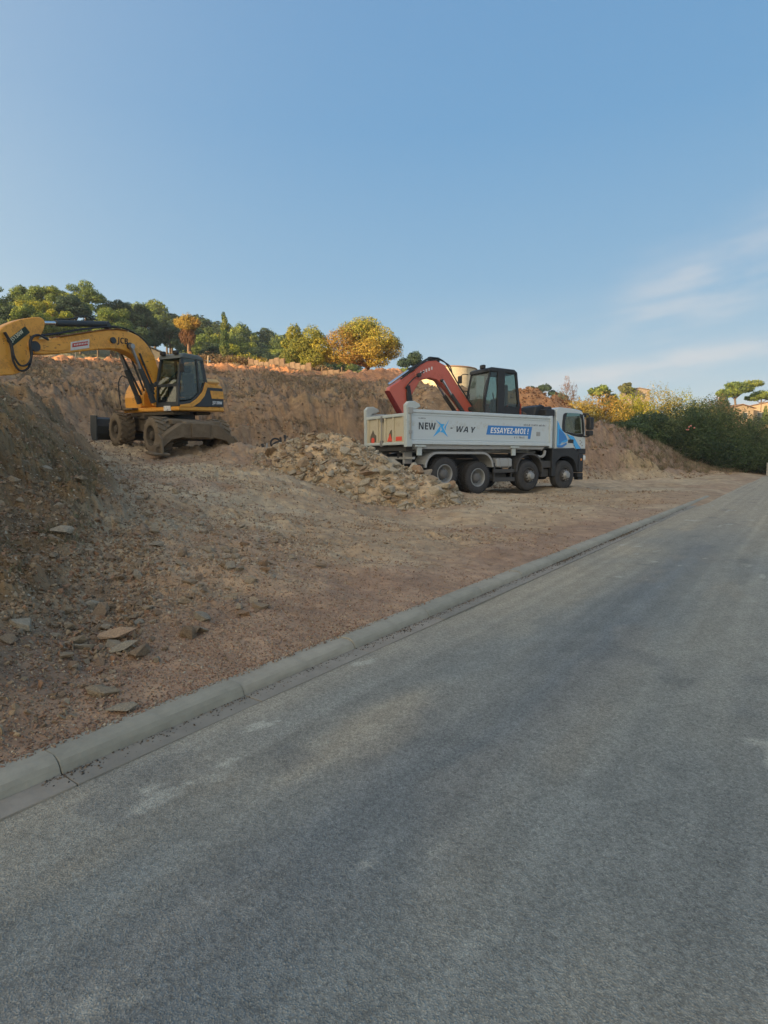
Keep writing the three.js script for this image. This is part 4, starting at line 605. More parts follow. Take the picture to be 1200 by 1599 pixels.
  const sign = part('sign', [prism([[4.0, 2.9], [3.42, 3.07], [3.4, 3.32], [3.98, 3.13]], -0.205, -0.188, 0.003)], std([0.72, 0.68, 0.62], { map: wearMap }), boom, 'red and white sign plate on the boom');
  part('sign_band', [prism([[3.95, 2.995], [3.46, 3.14], [3.45, 3.25], [3.94, 3.105]], -0.209, -0.204, 0)], std([0.5, 0.06, 0.05]), sign);
  part('sign_print', Array.from({ length: 9 }, (_, i) => prism([[3.9 - i * 0.05, 3.045 + i * 0.0148], [3.872 - i * 0.05, 3.053 + i * 0.0148], [3.87 - i * 0.05, 3.1 + i * 0.0148], [3.898 - i * 0.05, 3.092 + i * 0.0148]], -0.212, -0.208, 0)), std([0.72, 0.66, 0.62]), sign);
  const back = (g, x, y, z, rz) => g.applyMatrix4(new THREE.Matrix4().makeRotationY(Math.PI)).applyMatrix4(new THREE.Matrix4().makeRotationZ(rz)).translate(x, y, z);
  part('lettering', [back(lettering('JCB', 0.17, 0.004, 0.12, 1), 2.44, 3.38, -0.193, -0.06)], std([0.03, 0.03, 0.03]), boom, 'black lettering JCB on the boom');
  part('hose', [[-0.12, 0], [-0.04, 0.02], [0.06, 0.0], [0.14, 0.02]].map(([z, d]) => hose([[1.0, 3.2, z], [1.3, 3.6 + d, z], [1.7, 3.8 + d, z], [2.3, 3.87 + d, z], [3.0, 3.72 + d, z], [3.8, 3.47 + d, z], [4.3, 3.3 + d, z], [4.8, 3.16 + d, z * 1.6], [5.15, 3.05, z * 2]], 0.02, 40)), M.black, boom);
  part('hose', [[-0.3, 0], [-0.26, 0.12], [0.26, 0.05]].map(([z, d]) => hose([[4.7, 3.05 + d * 0.4, z], [5.02, 3.12, z - 0.02], [5.2, 2.95, z - 0.04], [5.2, 2.6 - d, z - 0.04], [5.32, 2.34 - d, z - 0.04], [5.5, 2.28 - d, z - 0.03], [5.62, 2.46 - d, z], [5.66, 2.8, z + 0.04], [5.78, 3.05, z + 0.06]], 0.026, 40)), M.black, boom);
  // hydraulic cylinders
  for (const z of [-0.3, 0.3]) { const c = part('lift_cylinder', [rod([1.32, 1.86, z], [1.74, 2.72, z], 0.075), bar([1.26, 1.72, z], [1.36, 1.95, z], 0.1, 0.16)], dark, e); part('piston', [rod([1.74, 2.72, z], [2.03, 3.32, z], 0.042), rod([2.03, 3.34, z - 0.06], [2.03, 3.34, z + 0.06], 0.08)], M.steel, c); }
  for (const z of [-0.27, 0.27]) part('boom_strut', [rod([1.2, 2.0, z], [2.0, 3.3, z], 0.035), rod([1.12, 2.1, z * 0.8], [1.66, 3.2, z * 0.8], 0.03)], dark, e);
  const dc = part('stick_cylinder', [rod([2.62, 3.9, 0], [4.25, 3.6, 0], 0.085, 0.085, 14), bar([2.55, 3.78, 0], [2.7, 3.93, 0], 0.2, 0.14), hose([[2.9, 3.96, 0.06], [3.3, 4.0, 0.08], [3.7, 3.84, 0.1], [4.2, 3.72, 0.08]], 0.018)], dark, e);
  part('piston', [rod([4.25, 3.6, 0], [4.78, 3.5, 0], 0.05)], M.chrome, dc);
  const stick = part('stick', [prism(smoothLoop([[4.66, 3.52], [4.76, 3.62], [5.0, 3.58], [5.4, 3.42], [5.8, 3.16], [6.1, 2.7], [6.5, 1.85], [6.5, 1.62], [6.32, 1.6], [5.92, 1.98], [5.6, 2.05], [5.3, 2.2], [5.12, 2.42], [5.06, 2.72], [4.86, 3.06], [4.72, 3.3]], 3), -0.16, 0.16, 0.02)], yel, e);
  const badge = part('badge', [prism([[5.71, 2.86], [5.58, 2.74], [5.1, 3.18], [5.22, 3.31]], -0.172, -0.158, 0.003)], std([0.03, 0.05, 0.035]), stick, 'dark green badge with pale lettering on the yellow stick');
  part('badge_print', [back(lettering('JS130W', 0.088, 0.003, 0, 1.0), 5.575, 2.86, -0.176, -0.745)], std([0.66, 0.64, 0.46]), badge);
  part('bucket_link', [bar([6.2, 2.3, -0.2], [6.62, 2.1, -0.2], 0.05, 0.12), bar([6.2, 2.3, 0.2], [6.62, 2.1, 0.2], 0.05, 0.12), rod([5.9, 2.9, 0], [6.55, 2.15, 0], 0.06)], dark, e);
  part('bucket', [prism([[6.3, 1.7], [6.5, 2.1], [6.9, 2.15], [7.3, 1.85], [7.35, 1.5], [7.1, 1.35], [7.05, 1.4], [7.25, 1.55], [7.2, 1.8], [6.88, 2.05], [6.56, 2.0], [6.4, 1.68]], -0.5, 0.5, 0.008), prism([[6.3, 1.7], [6.5, 2.1], [6.9, 2.15], [7.3, 1.85], [7.35, 1.5], [7.1, 1.35]], -0.53, -0.5, 0.004), prism([[6.3, 1.7], [6.5, 2.1], [6.9, 2.15], [7.3, 1.85], [7.35, 1.5], [7.1, 1.35]], 0.5, 0.53, 0.004)], mud, e);
  // undercarriage turned across the upper works: its own x points to the blade end
  const CH = new THREE.Matrix4().makeTranslation(0.1, 0.3, 0.55 - 0.55).multiply(new THREE.Matrix4().makeRotationY(250 * Math.PI / 180)).multiply(new THREE.Matrix4().makeRotationZ(0.1));
  { const p = new THREE.Vector3(-7.2, 1.62, -19.4); e.updateMatrixWorld(); e.worldToLocal(p); CH.setPosition(p); }
  const C = (name, geos, mat, parent = e, label) => part(name, [geos].flat(Infinity).map((g) => g.applyMatrix4(CH)), mat, parent, label);
  C('undercarriage', [box(-1.8, 1.9, 0.6, 1.0, -0.42, 0.42, 0.05), box(-1.1, 1.2, 0.5, 1.05, -0.6, 0.6, 0.06), rod([-1.38, 0.52, -0.8], [-1.38, 0.52, 0.8], 0.13), rod([1.45, 0.52, -0.8], [1.45, 0.52, 0.8], 0.13), box(0.2, 1.9, 0.95, 1.1, -0.75, 0.75, 0.03)], mudDark);
  P('turntable', [rod([0, 1.12, 0], [0, 1.54, 0], 0.6, 0.6, 28)], M.black);
  for (const [x, z, s, tr] of [[-1.38, -1.22, -1, 0.3], [-1.38, 1.22, 1, 0], [1.45, -1.22, -1, 0.9], [1.45, 1.22, 1, 0.2]]) { const w = wheel(e, x, 0.53, z, s, 0.55, 0.5, 'lug', mud, mudDark, mudDark, tr); w.updateMatrix(); w.applyMatrix4(CH); }
  // stabilisers at the near end
  C('stabiliser_frame', [box(-2.15, -1.78, 0.5, 1.02, -0.5, 0.5, 0.06), box(-2.2, -2.1, 0.55, 0.98, -0.3, 0.3, 0.02), box(-1.9, -1.6, 0.9, 1.05, -0.8, 0.8, 0.03)], mud);
  for (const s of [-1, 1]) {
    const leg = new THREE.Matrix4();
    const pl = (pts, x0, x1) => prism(pts, x0, x1, 0.015).applyMatrix4(new THREE.Matrix4().makeRotationY(s > 0 ? -Math.PI / 2 : -Math.PI / 2));   // local x of the outline becomes z
    const arm = C('stabiliser_leg', [prism([[s * 0.34, 0.98], [s * 0.62, 0.96], [s * 1.12, 0.6], [s * 1.36, 0.24], [s * 1.2, 0.18], [s * 0.9, 0.46], [s * 0.42, 0.56]].map(([z, y]) => [z, y]), 1.86, 2.16, 0.02).applyMatrix4(new THREE.Matrix4().makeRotationY(-Math.PI / 2))], mud);
    C('foot_pad', [slab([[-2.32, s * 1.02], [-1.7, s * 1.02], [-1.7, s * 1.5], [-2.32, s * 1.5]], 0.0, 0.08, 0.02), box(-2.12, -1.9, 0.06, 0.3, s * 1.26 - 0.12, s * 1.26 + 0.12, 0.03), prism([[-2.34, 0.06], [-1.72, 0.06], [-1.8, 0.5], [-2.0, 0.62], [-2.24, 0.5]], s * 1.24 - 0.03, s * 1.24 + 0.03, 0.01)], mud, arm);
    C('ram', [rod([-1.95, 0.95, s * 0.2], [-1.95, 0.5, s * 0.95], 0.06)], M.blackDusty, arm);
  }
  // dozer blade at the far end
  const blade = C('dozer_blade', [prism([[2.85, 0.06], [2.62, 0.3], [2.55, 0.55], [2.62, 0.8], [2.74, 0.86], [2.7, 0.76], [2.63, 0.55], [2.7, 0.32], [2.93, 0.08]], -1.42, 1.42, 0.008)], dark);
  C('blade_arm', [bar([1.6, 0.55, -0.6], [2.6, 0.45, -0.6], 0.12, 0.16), bar([1.6, 0.55, 0.6], [2.6, 0.45, 0.6], 0.12, 0.16), rod([1.7, 0.9, -0.3], [2.6, 0.6, -0.3], 0.05), rod([1.7, 0.9, 0.3], [2.6, 0.6, 0.3], 0.05)], mudDark);
  for (const s of [-1, 1]) C('blade_end_plate', [prism([[2.5, 0.05], [2.95, 0.05], [3.1, 0.3], [3.1, 0.9], [2.5, 0.92]], s * 1.42 - 0.02, s * 1.42 + 0.02, 0.006)], dark, blade);
}

// ================================================================ STONES, HEAPS OF EARTH
const gy = (x, f) => groundHeight(x, f);
const rocks = Array.from({ length: 10 }, (_, i) => rockGeo(100 + i, 12 + (i % 4) * 3, 0.55 + 0.1 * (i % 4)));
const pebbles = Array.from({ length: 3 }, (_, i) => rockGeo(300 + i, 8, 0.7));
const stoneMats = [[0.50, 0.40, 0.27], [0.46, 0.36, 0.245], [0.58, 0.47, 0.33], [0.42, 0.31, 0.2], [0.5, 0.43, 0.32], [0.45, 0.31, 0.195]].map((c) => std(c, { map: soilMap, bumpMap: soilBump, bumpScale: 0.012, roughness: 0.95 }));
const white = std([1, 1, 1], { map: soilMap, roughness: 0.96 });
function stone(parent, name, x, y, z, size, o = {}) {
  const m = new THREE.Mesh(o.geo || rocks[Math.floor(rnd() * rocks.length)], o.mat || stoneMats[Math.floor(rnd() * stoneMats.length)]);
  m.name = parent === scene ? numbered(name) : name; m.position.set(x, y, z); m.rotation.set(R(-0.5, 0.5), R(0, 6.28), R(-0.5, 0.5)); m.scale.set(size * R(0.8, 1.25), size * R(0.65, 1), size * R(0.75, 1.1)); if (o.scale) m.scale.set(...o.scale); if (o.rot) m.rotation.set(...o.rot);
  m.castShadow = m.receiveShadow = true; parent.add(m); return m;
}
function heap(name, label, cx, cf, rx, rf, turn, H, color, o = {}) {     // lumpy mound of loose earth
  const g = thing(name, label, 'earth heap', [cx, gy(cx, cf), -cf], 0), n = 90, rings = 34, pos = [], col = [], uv = [], idx = [], y0 = g.position.y, c = Math.cos(turn), s = Math.sin(turn);
  const surf = (u, v) => { const r = Math.hypot(u, v); return H * Math.pow(Math.max(0, 1 - r * r), o.pow || 1.15) * (1 + 0.3 * fbm(u * 2 + cx, v * 2, 3)) * (1 + (o.skew || 0) * u); };
  const xf = (u, v) => [(u * rx) * c - (v * rf) * s, (u * rx) * s + (v * rf) * c];
  for (let j = 0; j <= rings; j++) for (let i = 0; i <= n; i++) {
    const r = Math.pow(j / rings, 0.8) * (1 + 0.12 * noise(i % n * 0.25, cx)), a = (i % n) / n * 6.2832, u = r * Math.cos(a), v = r * Math.sin(a), [dx, df] = xf(u, v), x = cx + dx, f = cf + df;
    const yy = gy(x, f) + surf(u, v) + 0.1 * H * fbm(x * 3, f * 3, 3) + (o.rough || 0.05) * ridged(x * 7, f * 7, 3) - 0.05 - (j === rings ? 0.25 : 0);
    pos.push(dx, yy - y0, -df); const k = 1 + 0.3 * fbm(x * 1.5, f * 1.5 + 3, 4) + 0.2 * noise(x * 9, f * 9); col.push(color[0] * k, color[1] * k, color[2] * k); uv.push(x / 1.7, f / 1.7 + yy);
  }
  for (let j = 0; j < rings; j++) for (let i = 0; i < n; i++) { const a = j * (n + 1) + i, b = a + 1, d = a + n + 1, e = d + 1; idx.push(a, d, b, b, d, e); }
  const q = new THREE.BufferGeometry(); q.setAttribute('position', new THREE.Float32BufferAttribute(pos, 3)); q.setAttribute('color', new THREE.Float32BufferAttribute(col, 3)); q.setAttribute('uv', new THREE.Float32BufferAttribute(uv, 2)); q.setIndex(idx); q.computeVertexNormals();
  if (q.attributes.normal.getY(5) < 0) { for (let i = 0; i < idx.length; i += 3) [idx[i], idx[i + 1]] = [idx[i + 1], idx[i]]; q.setIndex(idx); q.computeVertexNormals(); }
  const m = new THREE.Mesh(q, soil); m.name = 'loose_earth'; m.castShadow = m.receiveShadow = true; g.add(m);
  g.userData.surface = undefined; delete g.userData.surface;
  return { g, at: (u, v) => { const [dx, df] = xf(u, v), x = cx + dx, f = cf + df; return [dx, gy(x, f) + surf(u, v) - y0, -df]; } };
}
function clods(parent, name, list, palette) {             // uncountable small stones
  const per = [[], [], []]; list.forEach((q, i) => per[i % 3].push(q));
  per.forEach((l, k) => {
    if (!l.length) return;
    const im = new THREE.InstancedMesh(pebbles[k], white, l.length), m = new THREE.Matrix4(), q = new THREE.Quaternion(), e = new THREE.Euler(), col = new THREE.Color();
    l.forEach(([x, y, z, s, c], i) => { e.set(R(0, 6.28), R(0, 6.28), R(0, 6.28)); q.setFromEuler(e); m.compose(new THREE.Vector3(x, y, z), q, new THREE.Vector3(s * R(0.8, 1.3), s * R(0.6, 1), s)); im.setMatrixAt(i, m); const p = c || palette[Math.floor(rnd() * palette.length)], b = R(0.75, 1.2); im.setColorAt(i, col.setRGB(p[0] * b, p[1] * b, p[2] * b)); });
    im.name = parent === scene ? numbered(name) : name; im.castShadow = im.receiveShadow = true; im.userData.kind = 'stuff'; parent.add(im);
    if (parent === scene) im.userData.label = 'loose gravel and crumbs of earth strewn over the yard';
  });
}
const pebblePal = [[0.36, 0.28, 0.19], [0.31, 0.22, 0.14], [0.42, 0.35, 0.25], [0.26, 0.19, 0.12], [0.30, 0.2, 0.13], [0.38, 0.33, 0.25]].map((c) => c.map((v) => v * 1.35));
// the heap of broken rock tipped behind the truck
{
  const { g, at } = heap('rubble_heap', 'heap of pale broken rock and earth tipped behind the truck', -0.65, 15.9, 3.0, 1.5, -0.46, 1.1, [0.37, 0.28, 0.185], { rough: 0.1, pow: 0.95 });
  const list = [], heapStone = std([0.6, 0.52, 0.385], { map: soilMap, bumpMap: soilBump, bumpScale: 0.012, roughness: 0.95 });
  for (let i = 0; i < 300; i++) {
    const big = i < 60, a = R(0, 6.28), r = Math.sqrt(R(big ? 0.1 : 0, 1.12)); let u = r * Math.cos(a), v = r * Math.sin(a);
    if (v > 0.45 && rnd() < 0.7) v = -v;
    const [x, y, z] = at(u, v), s = big ? R(0.14, 0.28) : R(0.06, 0.15);
    const brown = u < -0.1 && rnd() < 0.5;
    stone(g, 'stone', x, y + s * 0.25, z, s, brown ? { mat: stoneMats[3] } : rnd() < 0.6 ? { mat: heapStone } : {});
  }
  for (let i = 0; i < 5200; i++) { const a = R(0, 6.28), r = Math.sqrt(R(0, 1.35)), [x, y, z] = at(r * Math.cos(a), r * Math.sin(a)); list.push([x, y + 0.015, z, R(0.015, 0.07)]); }
  clods(g, 'small_stones', list, [[0.56, 0.475, 0.345], [0.5, 0.42, 0.3], [0.42, 0.33, 0.22], [0.62, 0.54, 0.41]]);
}
{
  const { g, at } = heap('earth_heap', 'brown earth heap rising behind the load body of the truck', 3.0, 27.4, 4.2, 2.4, 0.45, 1.05, [0.285, 0.19, 0.115], { rough: 0.08, pow: 1.3 });
  const l = []; for (let i = 0; i < 1500; i++) { const a = R(0, 6.28), r = Math.sqrt(R(0, 1.2)), [x, y, z] = at(r * Math.cos(a), r * Math.sin(a)); l.push([x, y + 0.02, z, R(0.03, 0.11)]); }
  clods(g, 'small_stones', l, pebblePal);
}
{
  const { g, at } = heap('earth_heap', 'orange sunlit earth heap beyond the truck cab', 10.3, 39, 3.8, 2.2, 0.3, 1.55, [0.4, 0.205, 0.1], { rough: 0.08 });
  const l = []; for (let i = 0; i < 700; i++) { const a = R(0, 6.28), r = Math.sqrt(R(0, 1.2)), [x, y, z] = at(r * Math.cos(a), r * Math.sin(a)); l.push([x, y + 0.02, z, R(0.05, 0.15)]); }
  clods(g, 'small_stones', l, [[0.42, 0.22, 0.12], [0.38, 0.2, 0.1]]);
}
heap('earth_heap', 'low pinkish earth heap at the foot of the big golden pine', 0.1, 37.5, 3.2, 1.6, 0.2, 1.1, [0.36, 0.19, 0.11], { rough: 0.06 });

// single stones one would point at on the ground near the kerb
const loose = (label, x, f, size, o = {}) => tag(stone(scene, 'rock', x, gy(x, f) + (o.lift ?? size * 0.3), -f, size, o), label, 'rock', o.group);
const warmStone = std([0.62, 0.44, 0.29], { map: soilMap, bumpMap: soilBump, bumpScale: 0.008, roughness: 0.9 }), paleStone = std([0.52, 0.45, 0.33], { map: soilMap, bumpMap: soilBump, bumpScale: 0.008, roughness: 0.9 });
const slabRock = rockGeo(77, 16, 0.5);
loose('largest pinkish flat slab of rock lying on the dirt near the kerb', -1.8, 3.78, 0.12, { geo: slabRock, mat: warmStone, scale: [0.14, 0.075, 0.09], rot: [0.1, 0.45, 0.14], lift: 0.06 });
loose('smaller flat slab tucked under the largest pinkish rock near the kerb', -1.69, 3.62, 0.08, { geo: slabRock, mat: paleStone, scale: [0.105, 0.045, 0.07], rot: [0.15, 0.7, 0.2], lift: 0.03 });
loose('angular pale rock on the slope at the foot of the left bank', -3.05, 5.4, 0.13, { mat: paleStone });
loose('grey angular rock low on the left bank at the edge of the picture', -2.25, 3.5, 0.085, { mat: paleStone });
loose('tan rock in rubble just left of the largest pinkish slab', -1.98, 3.62, 0.075, { mat: stoneMats[0] });
loose('rounded tan rock between the rubble and the red dirt by the kerb', -1.52, 3.02, 0.075, { mat: stoneMats[0] });
loose('flat pale stone on the red dirt closest to the kerb', -1.36, 2.86, 0.075, { mat: paleStone, scale: [0.085, 0.03, 0.06] });
loose('small light stone lying alone above the pinkish slab', -2.3, 4.45, 0.07, { mat: paleStone });
// the many smaller stones, pieces of the ground, thickest along the foot of the left bank
{
  let n = 0, guard = 0;
  while (n < 295 && guard++ < 120000) {
    const f = 2.6 + 15 * rnd() * rnd(), x = R(-0.72, 0.25) * f, q = baseHeight(x, f); if (q.t < 0.5 || q.d > 1.8) continue;
    const want = Math.exp(-(((q.d + 0.9) / 1.3) ** 2)) * (x < -1 ? 1 : 0.25) + 0.8 * sm(0.1, 0.5, fbm(x * 0.6 + 5, f * 0.6, 3)) * sm(-0.5, -2, x) + 0.04 + 0.3 * bump(x, f, -3.2, 7.2, 1.2, 1.6);
    if (rnd() > want * sm(0.5, 1.3, q.t)) continue;
    const s = R(0.02, 0.055) * (1 + f * 0.07) * (rnd() < 0.1 ? 1.5 : 1);
    stone(ground, 'stone', x, gy(x, f) + s * 0.22, -f, s); n++;
  }
  const list = []; guard = 0;
  while (list.length < 60000 && guard++ < 400000) {
    const r = 2.3 * Math.exp(rnd() * 2.35), a = R(-0.66, 0.62), x = r * Math.sin(a), f = r * Math.cos(a), t = tOf(x, f); if (t < 0.15) continue;
    const d = cutDistance(x, f); if (d > 3) continue;
    const n1 = fbm(x * 0.8 + 11, f * 0.8, 4), dense = 0.18 + 0.85 * sm(-0.05, 0.45, n1) + 0.5 * Math.exp(-(((d + 0.6) / 1.4) ** 2)) * (x < 2 ? 1 : 0);
    const drive = x > 0.5 ? 0.35 : 1; if (rnd() > dense * drive) continue;
    const red = sm(2.0, 0.6, t + 0.6 * n1), s = (0.003 + 0.014 * rnd() * rnd() * (1 - 0.5 * red)) * (1 + r * 0.14); list.push([x, Math.max(gy(x, f), t < 0.215 && sOf(x, f) < 22 ? 0.066 : -1) + s * 0.25, -f, s, rnd() < red * 0.5 ? [0.33, 0.205, 0.14] : null]);
  }
  clods(scene, 'gravel', list, pebblePal);
  const bank = []; guard = 0;
  while (bank.length < 26000 && guard++ < 400000) {
    const r = 3 * Math.exp(rnd() * 2.75), a = R(-0.66, 0.64), x = r * Math.sin(a), f = r * Math.cos(a); if (tOf(x, f) < 0.4) continue; const d = cutDistance(x, f); if (d < -0.4 || d > 16) continue;
    if (rnd() > 0.2 + 0.8 * sm(-0.1, 0.4, fbm(x * 0.7, f * 0.7 + 50, 4))) continue;
    const s = (0.006 + 0.022 * rnd() * rnd()) * (1 + r * 0.12); bank.push([x, gy(x, f) + s * 0.2, -f, s]);
  }
  clods(scene, 'earth_clods', bank, [[0.32, 0.235, 0.15], [0.38, 0.275, 0.17], [0.43, 0.33, 0.21], [0.27, 0.19, 0.12], [0.38, 0.23, 0.14]]);
  scene.children.filter((o) => /^earth_clods/.test(o.name)).forEach((o) => { o.userData.label = 'loose clods of earth on the cut banks'; });
}
// grit washed into the gutter
{
  const l = []; for (let i = 0; i < 5200; i++) { const s = 1 + 17 * rnd() * (0.4 + 0.6 * rnd()), t = 0.012 - Math.abs(R(-0.06, 0.06) * R(0.2, 1.6)); if (rnd() > 0.35 + 0.65 * sm(-0.1, 0.4, fbm(s * 1.2, 7, 3))) continue; l.push([xOf(s, t), 0.006, -fOf(s, t), R(0.003, 0.009) * (1 + s * 0.06)]); }
  clods(scene, 'gutter_grit', l, [[0.12, 0.1, 0.075], [0.18, 0.14, 0.1], [0.26, 0.2, 0.14], [0.08, 0.07, 0.055]]);
  scene.children.filter((o) => /^gutter_grit/.test(o.name)).forEach((o) => { o.userData.label = 'dark grit lying in the gutter along the kerb'; });
}
// dry twigs on the red dirt by the kerb
{
  const geos = []; for (let i = 0; i < 260; i++) { const s = R(2.2, 9), t = R(0.3, 1.5), x = xOf(s, t), f = fOf(s, t), a = R(0, 6.28), L = R(0.02, 0.08), y = gy(x, f) + 0.012; geos.push(rod([x - Math.cos(a) * L, y, -f - Math.sin(a) * L], [x + Math.cos(a) * L, y + R(0, 0.03), -f + Math.sin(a) * L], R(0.0015, 0.004), 0.001, 4)); }
  const m = part('dry_twigs', geos, std([0.3, 0.21, 0.13]), scene); m.userData.kind = 'stuff'; m.userData.label = 'dry twigs and straw scattered on the red dirt by the kerb';
}
// tangle of pipe dumped at the foot of the rear bank
{
  const x = -3.75, f = 20.3, g = thing('pipe_tangle', 'tangle of black hose and pipe dumped at the foot of the rear bank', 'pipes', [x, gy(x, f) - 0.02, -f], 0.2);
  part('coiled_hose', [new THREE.TorusGeometry(0.16, 0.03, 8, 24).translate(-0.05, 0.5, 0), new THREE.TorusGeometry(0.19, 0.03, 8, 24).rotateY(0.5).rotateX(0.4).translate(0.0, 0.36, 0.05)], M.black, g);
  part('pipe_end', [hose([[0.1, 0.3, 0], [0.25, 0.45, 0.02], [0.3, 0.62, 0.0], [0.27, 0.78, -0.02]], 0.045)], M.black, g); part('pipe_end', [hose([[0.05, 0.35, 0.1], [0.14, 0.5, 0.1], [0.12, 0.7, 0.08]], 0.035)], M.black, g);
  part('stake', [rod([-0.46, 0, 0], [-0.5, 0.48, 0.02], 0.05)], M.blackDusty, g); part('stake', [rod([-0.36, 0, 0.05], [-0.34, 0.5, 0.05], 0.03)], M.greyPaint, g); part('stake', [rod([-0.56, 0, 0.0], [-0.58, 0.4, 0.0], 0.04)], M.blackDusty, g);
  const sack = new THREE.SphereGeometry(0.3, 18, 10), p = sack.attributes.position; for (let i = 0; i < p.count; i++) { const k = 1 + 0.2 * fbm(p.getX(i) * 6, p.getY(i) * 6 + p.getZ(i) * 5, 3); p.setXYZ(i, p.getX(i) * k * 1.3, p.getY(i) * k * 0.5, p.getZ(i) * k * 0.8); } sack.computeVertexNormals();
  part('sack', [sack.translate(0.1, 0.12, 0.12)], std([0.24, 0.25, 0.26], { map: grain }), g);
}

// ================================================================ FENCE, TANK, HOUSES
const wood = [[0.25, 0.175, 0.12], [0.28, 0.2, 0.14], [0.22, 0.15, 0.1]].map((c) => std(c, { map: barkMap, roughness: 0.9 }));
{
  const A = [-9.7, 42.2], B = [-1.4, 38.6], g = thing('fence', 'low weathered board fence along the top of the terrace', 'fence', [A[0], gy(A[0], A[1]), -A[1]]);
  const L = Math.hypot(B[0] - A[0], B[1] - A[1]), ux = (B[0] - A[0]) / L, uf = (B[1] - A[1]) / L, y0 = g.position.y, n = Math.floor(L / 0.42), turn = Math.atan2(uf, ux);
  for (let i = 0; i < n; i++) {
    const s = (i + 0.5) * L / n; if (noise(i * 0.4, 5) > 0.72) continue; const x = A[0] + ux * s, f = A[1] + uf * s, h = 0.5 + 0.06 * noise(i * 0.12, 9) + R(-0.015, 0.015);
    const m = new THREE.Mesh(metreUV(box(-L / n / 2 + 0.01, L / n / 2 - 0.01, -0.25, h, -0.015, 0.015, 0.004)), wood[Math.floor(rnd() * 3)]); m.name = 'board'; m.position.set(x - A[0], gy(x, f) - y0, -(f - A[1])); m.rotation.set(0, turn, R(-0.02, 0.02)); m.castShadow = m.receiveShadow = true; g.add(m);
  }
  for (let s = 0; s <= L; s += 1.5) { const x = A[0] + ux * s, f = A[1] + uf * s + 0.06; part('post', [rod([x - A[0], gy(x, f) - y0 - 0.3, -(f - A[1])], [x - A[0], gy(x, f) - y0 + 0.62, -(f - A[1])], 0.05)], wood[2], g); }
}
{
  const X = 7.9, Fd = 75, r = 3.9, g = thing('water_tank', 'round cream water tank catching the sun behind the red boom', 'water tank', [X, gy(X, Fd) - 0.5, -Fd]), H = 12.35 - g.position.y, cream = std([0.74, 0.62, 0.42], { map: grain, roughness: 0.85 });
  for (let k = 0; k < 10; k++) { const w = 6.2832 / 10, q = new THREE.CylinderGeometry(r, r, H, 6, 1, true, k * w + 0.008, w - 0.016), i = new THREE.CylinderGeometry(r - 0.08, r - 0.08, H, 6, 1, true, k * w, w); part('wall_panel', [q.translate(0, H / 2, 0), i.translate(0, H / 2, 0)], cream, g); }
  part('roof', [new THREE.CylinderGeometry(r - 0.02, r - 0.02, 0.12, 48).translate(0, H - 0.1, 0)], cream, g);
  part('rim', [new THREE.TorusGeometry(r + 0.03, 0.09, 6, 60).rotateX(Math.PI / 2).translate(0, H, 0)], std([0.42, 0.25, 0.15], { map: grain }), g);
}
function house(name, label, x, f, y, turn, w, d, h, pitch, wallC, roofC, o = {}) {
  const g = thing(name, label, 'house', [x, y, -f], turn), wall = std(wallC, { map: grain, roughness: 0.9 }), roof = std(roofC, { map: grain, roughness: 0.9 });
  const wl = part('wall', [prism([[-w / 2, -2], [-w / 2, h], [0, h + pitch], [w / 2, h], [w / 2, -2]], -d / 2, d / 2, 0.01)], wall, g);
  const tile = (s) => { const a = []; const n = o.rows || 9, L = Math.hypot(w / 2 + 0.3, pitch), ang = Math.atan2(pitch, w / 2); for (let i = 0; i < n; i++) { const k = (i + 0.5) / n; a.push(new THREE.BoxGeometry(L / n * 1.12, 0.07, d + 0.6).applyMatrix4(new THREE.Matrix4().makeRotationZ(-s * ang - s * 0.05)).translate(s * (w / 2 + 0.3) * k, h + pitch * (1 - k) - 0.02 * 1 + 0.07, 0)); } return a; };
  for (const s of [-1, 1]) for (const q of tile(s)) part('tile_row', [q], roof, g);
  for (const [z, yy, ww, hh] of o.win || []) { const wd = part('window', [box(z - ww / 2, z + ww / 2, yy, yy + hh, d / 2 + 0.005, d / 2 + 0.05, 0.01)], std([0.5, 0.46, 0.4]), g); part('pane', [box(z - ww / 2 + 0.08, z + ww / 2 - 0.08, yy + 0.08, yy + hh - 0.08, d / 2 + 0.052, d / 2 + 0.06, 0)], phys([0.04, 0.05, 0.06], { roughness: 0.1 }), wd); }
  for (const [cx, cz, ch] of o.chimney || []) part('chimney', [box(cx - 0.3, cx + 0.3, h, h + pitch + ch, cz - 0.3, cz + 0.3, 0.02), box(cx - 0.38, cx + 0.38, h + pitch + ch, h + pitch + ch + 0.1, cz - 0.38, cz + 0.38, 0.02)], wall, g);
  return g;
}
house('villa', 'cream villa with low tiled roof at the far right above the hedge', 63.5, 95, 6.2, -0.25, 12, 8, 2.9, 1.35, [0.5, 0.37, 0.25], [0.36, 0.23, 0.16], { win: [[-3.2, 0.9, 1.1, 1.3], [-0.6, 0.9, 1.1, 1.3], [2.4, 0.9, 1.1, 1.3]], chimney: [[0.6, 1.5, 0.7]] });
house('villa', 'small house end with pale chimney half hidden behind the dark cypress', 54.6, 92, 6.6, 0.1, 4, 5, 2.2, 0.6, [0.44, 0.33, 0.22], [0.34, 0.21, 0.14], { chimney: [[-1.6, 0, 1.2]], win: [[0.6, 0.6, 0.8, 1]] });
house('villa', 'pale house on the skyline among the yellow treetops', 51.4, 120, 12.0, -0.1, 4.2, 5, 2.7, 0.5, [0.36, 0.28, 0.23], [0.34, 0.25, 0.2], { win: [[-1, 1, 0.8, 1.1], [1, 1, 0.8, 1.1]] });
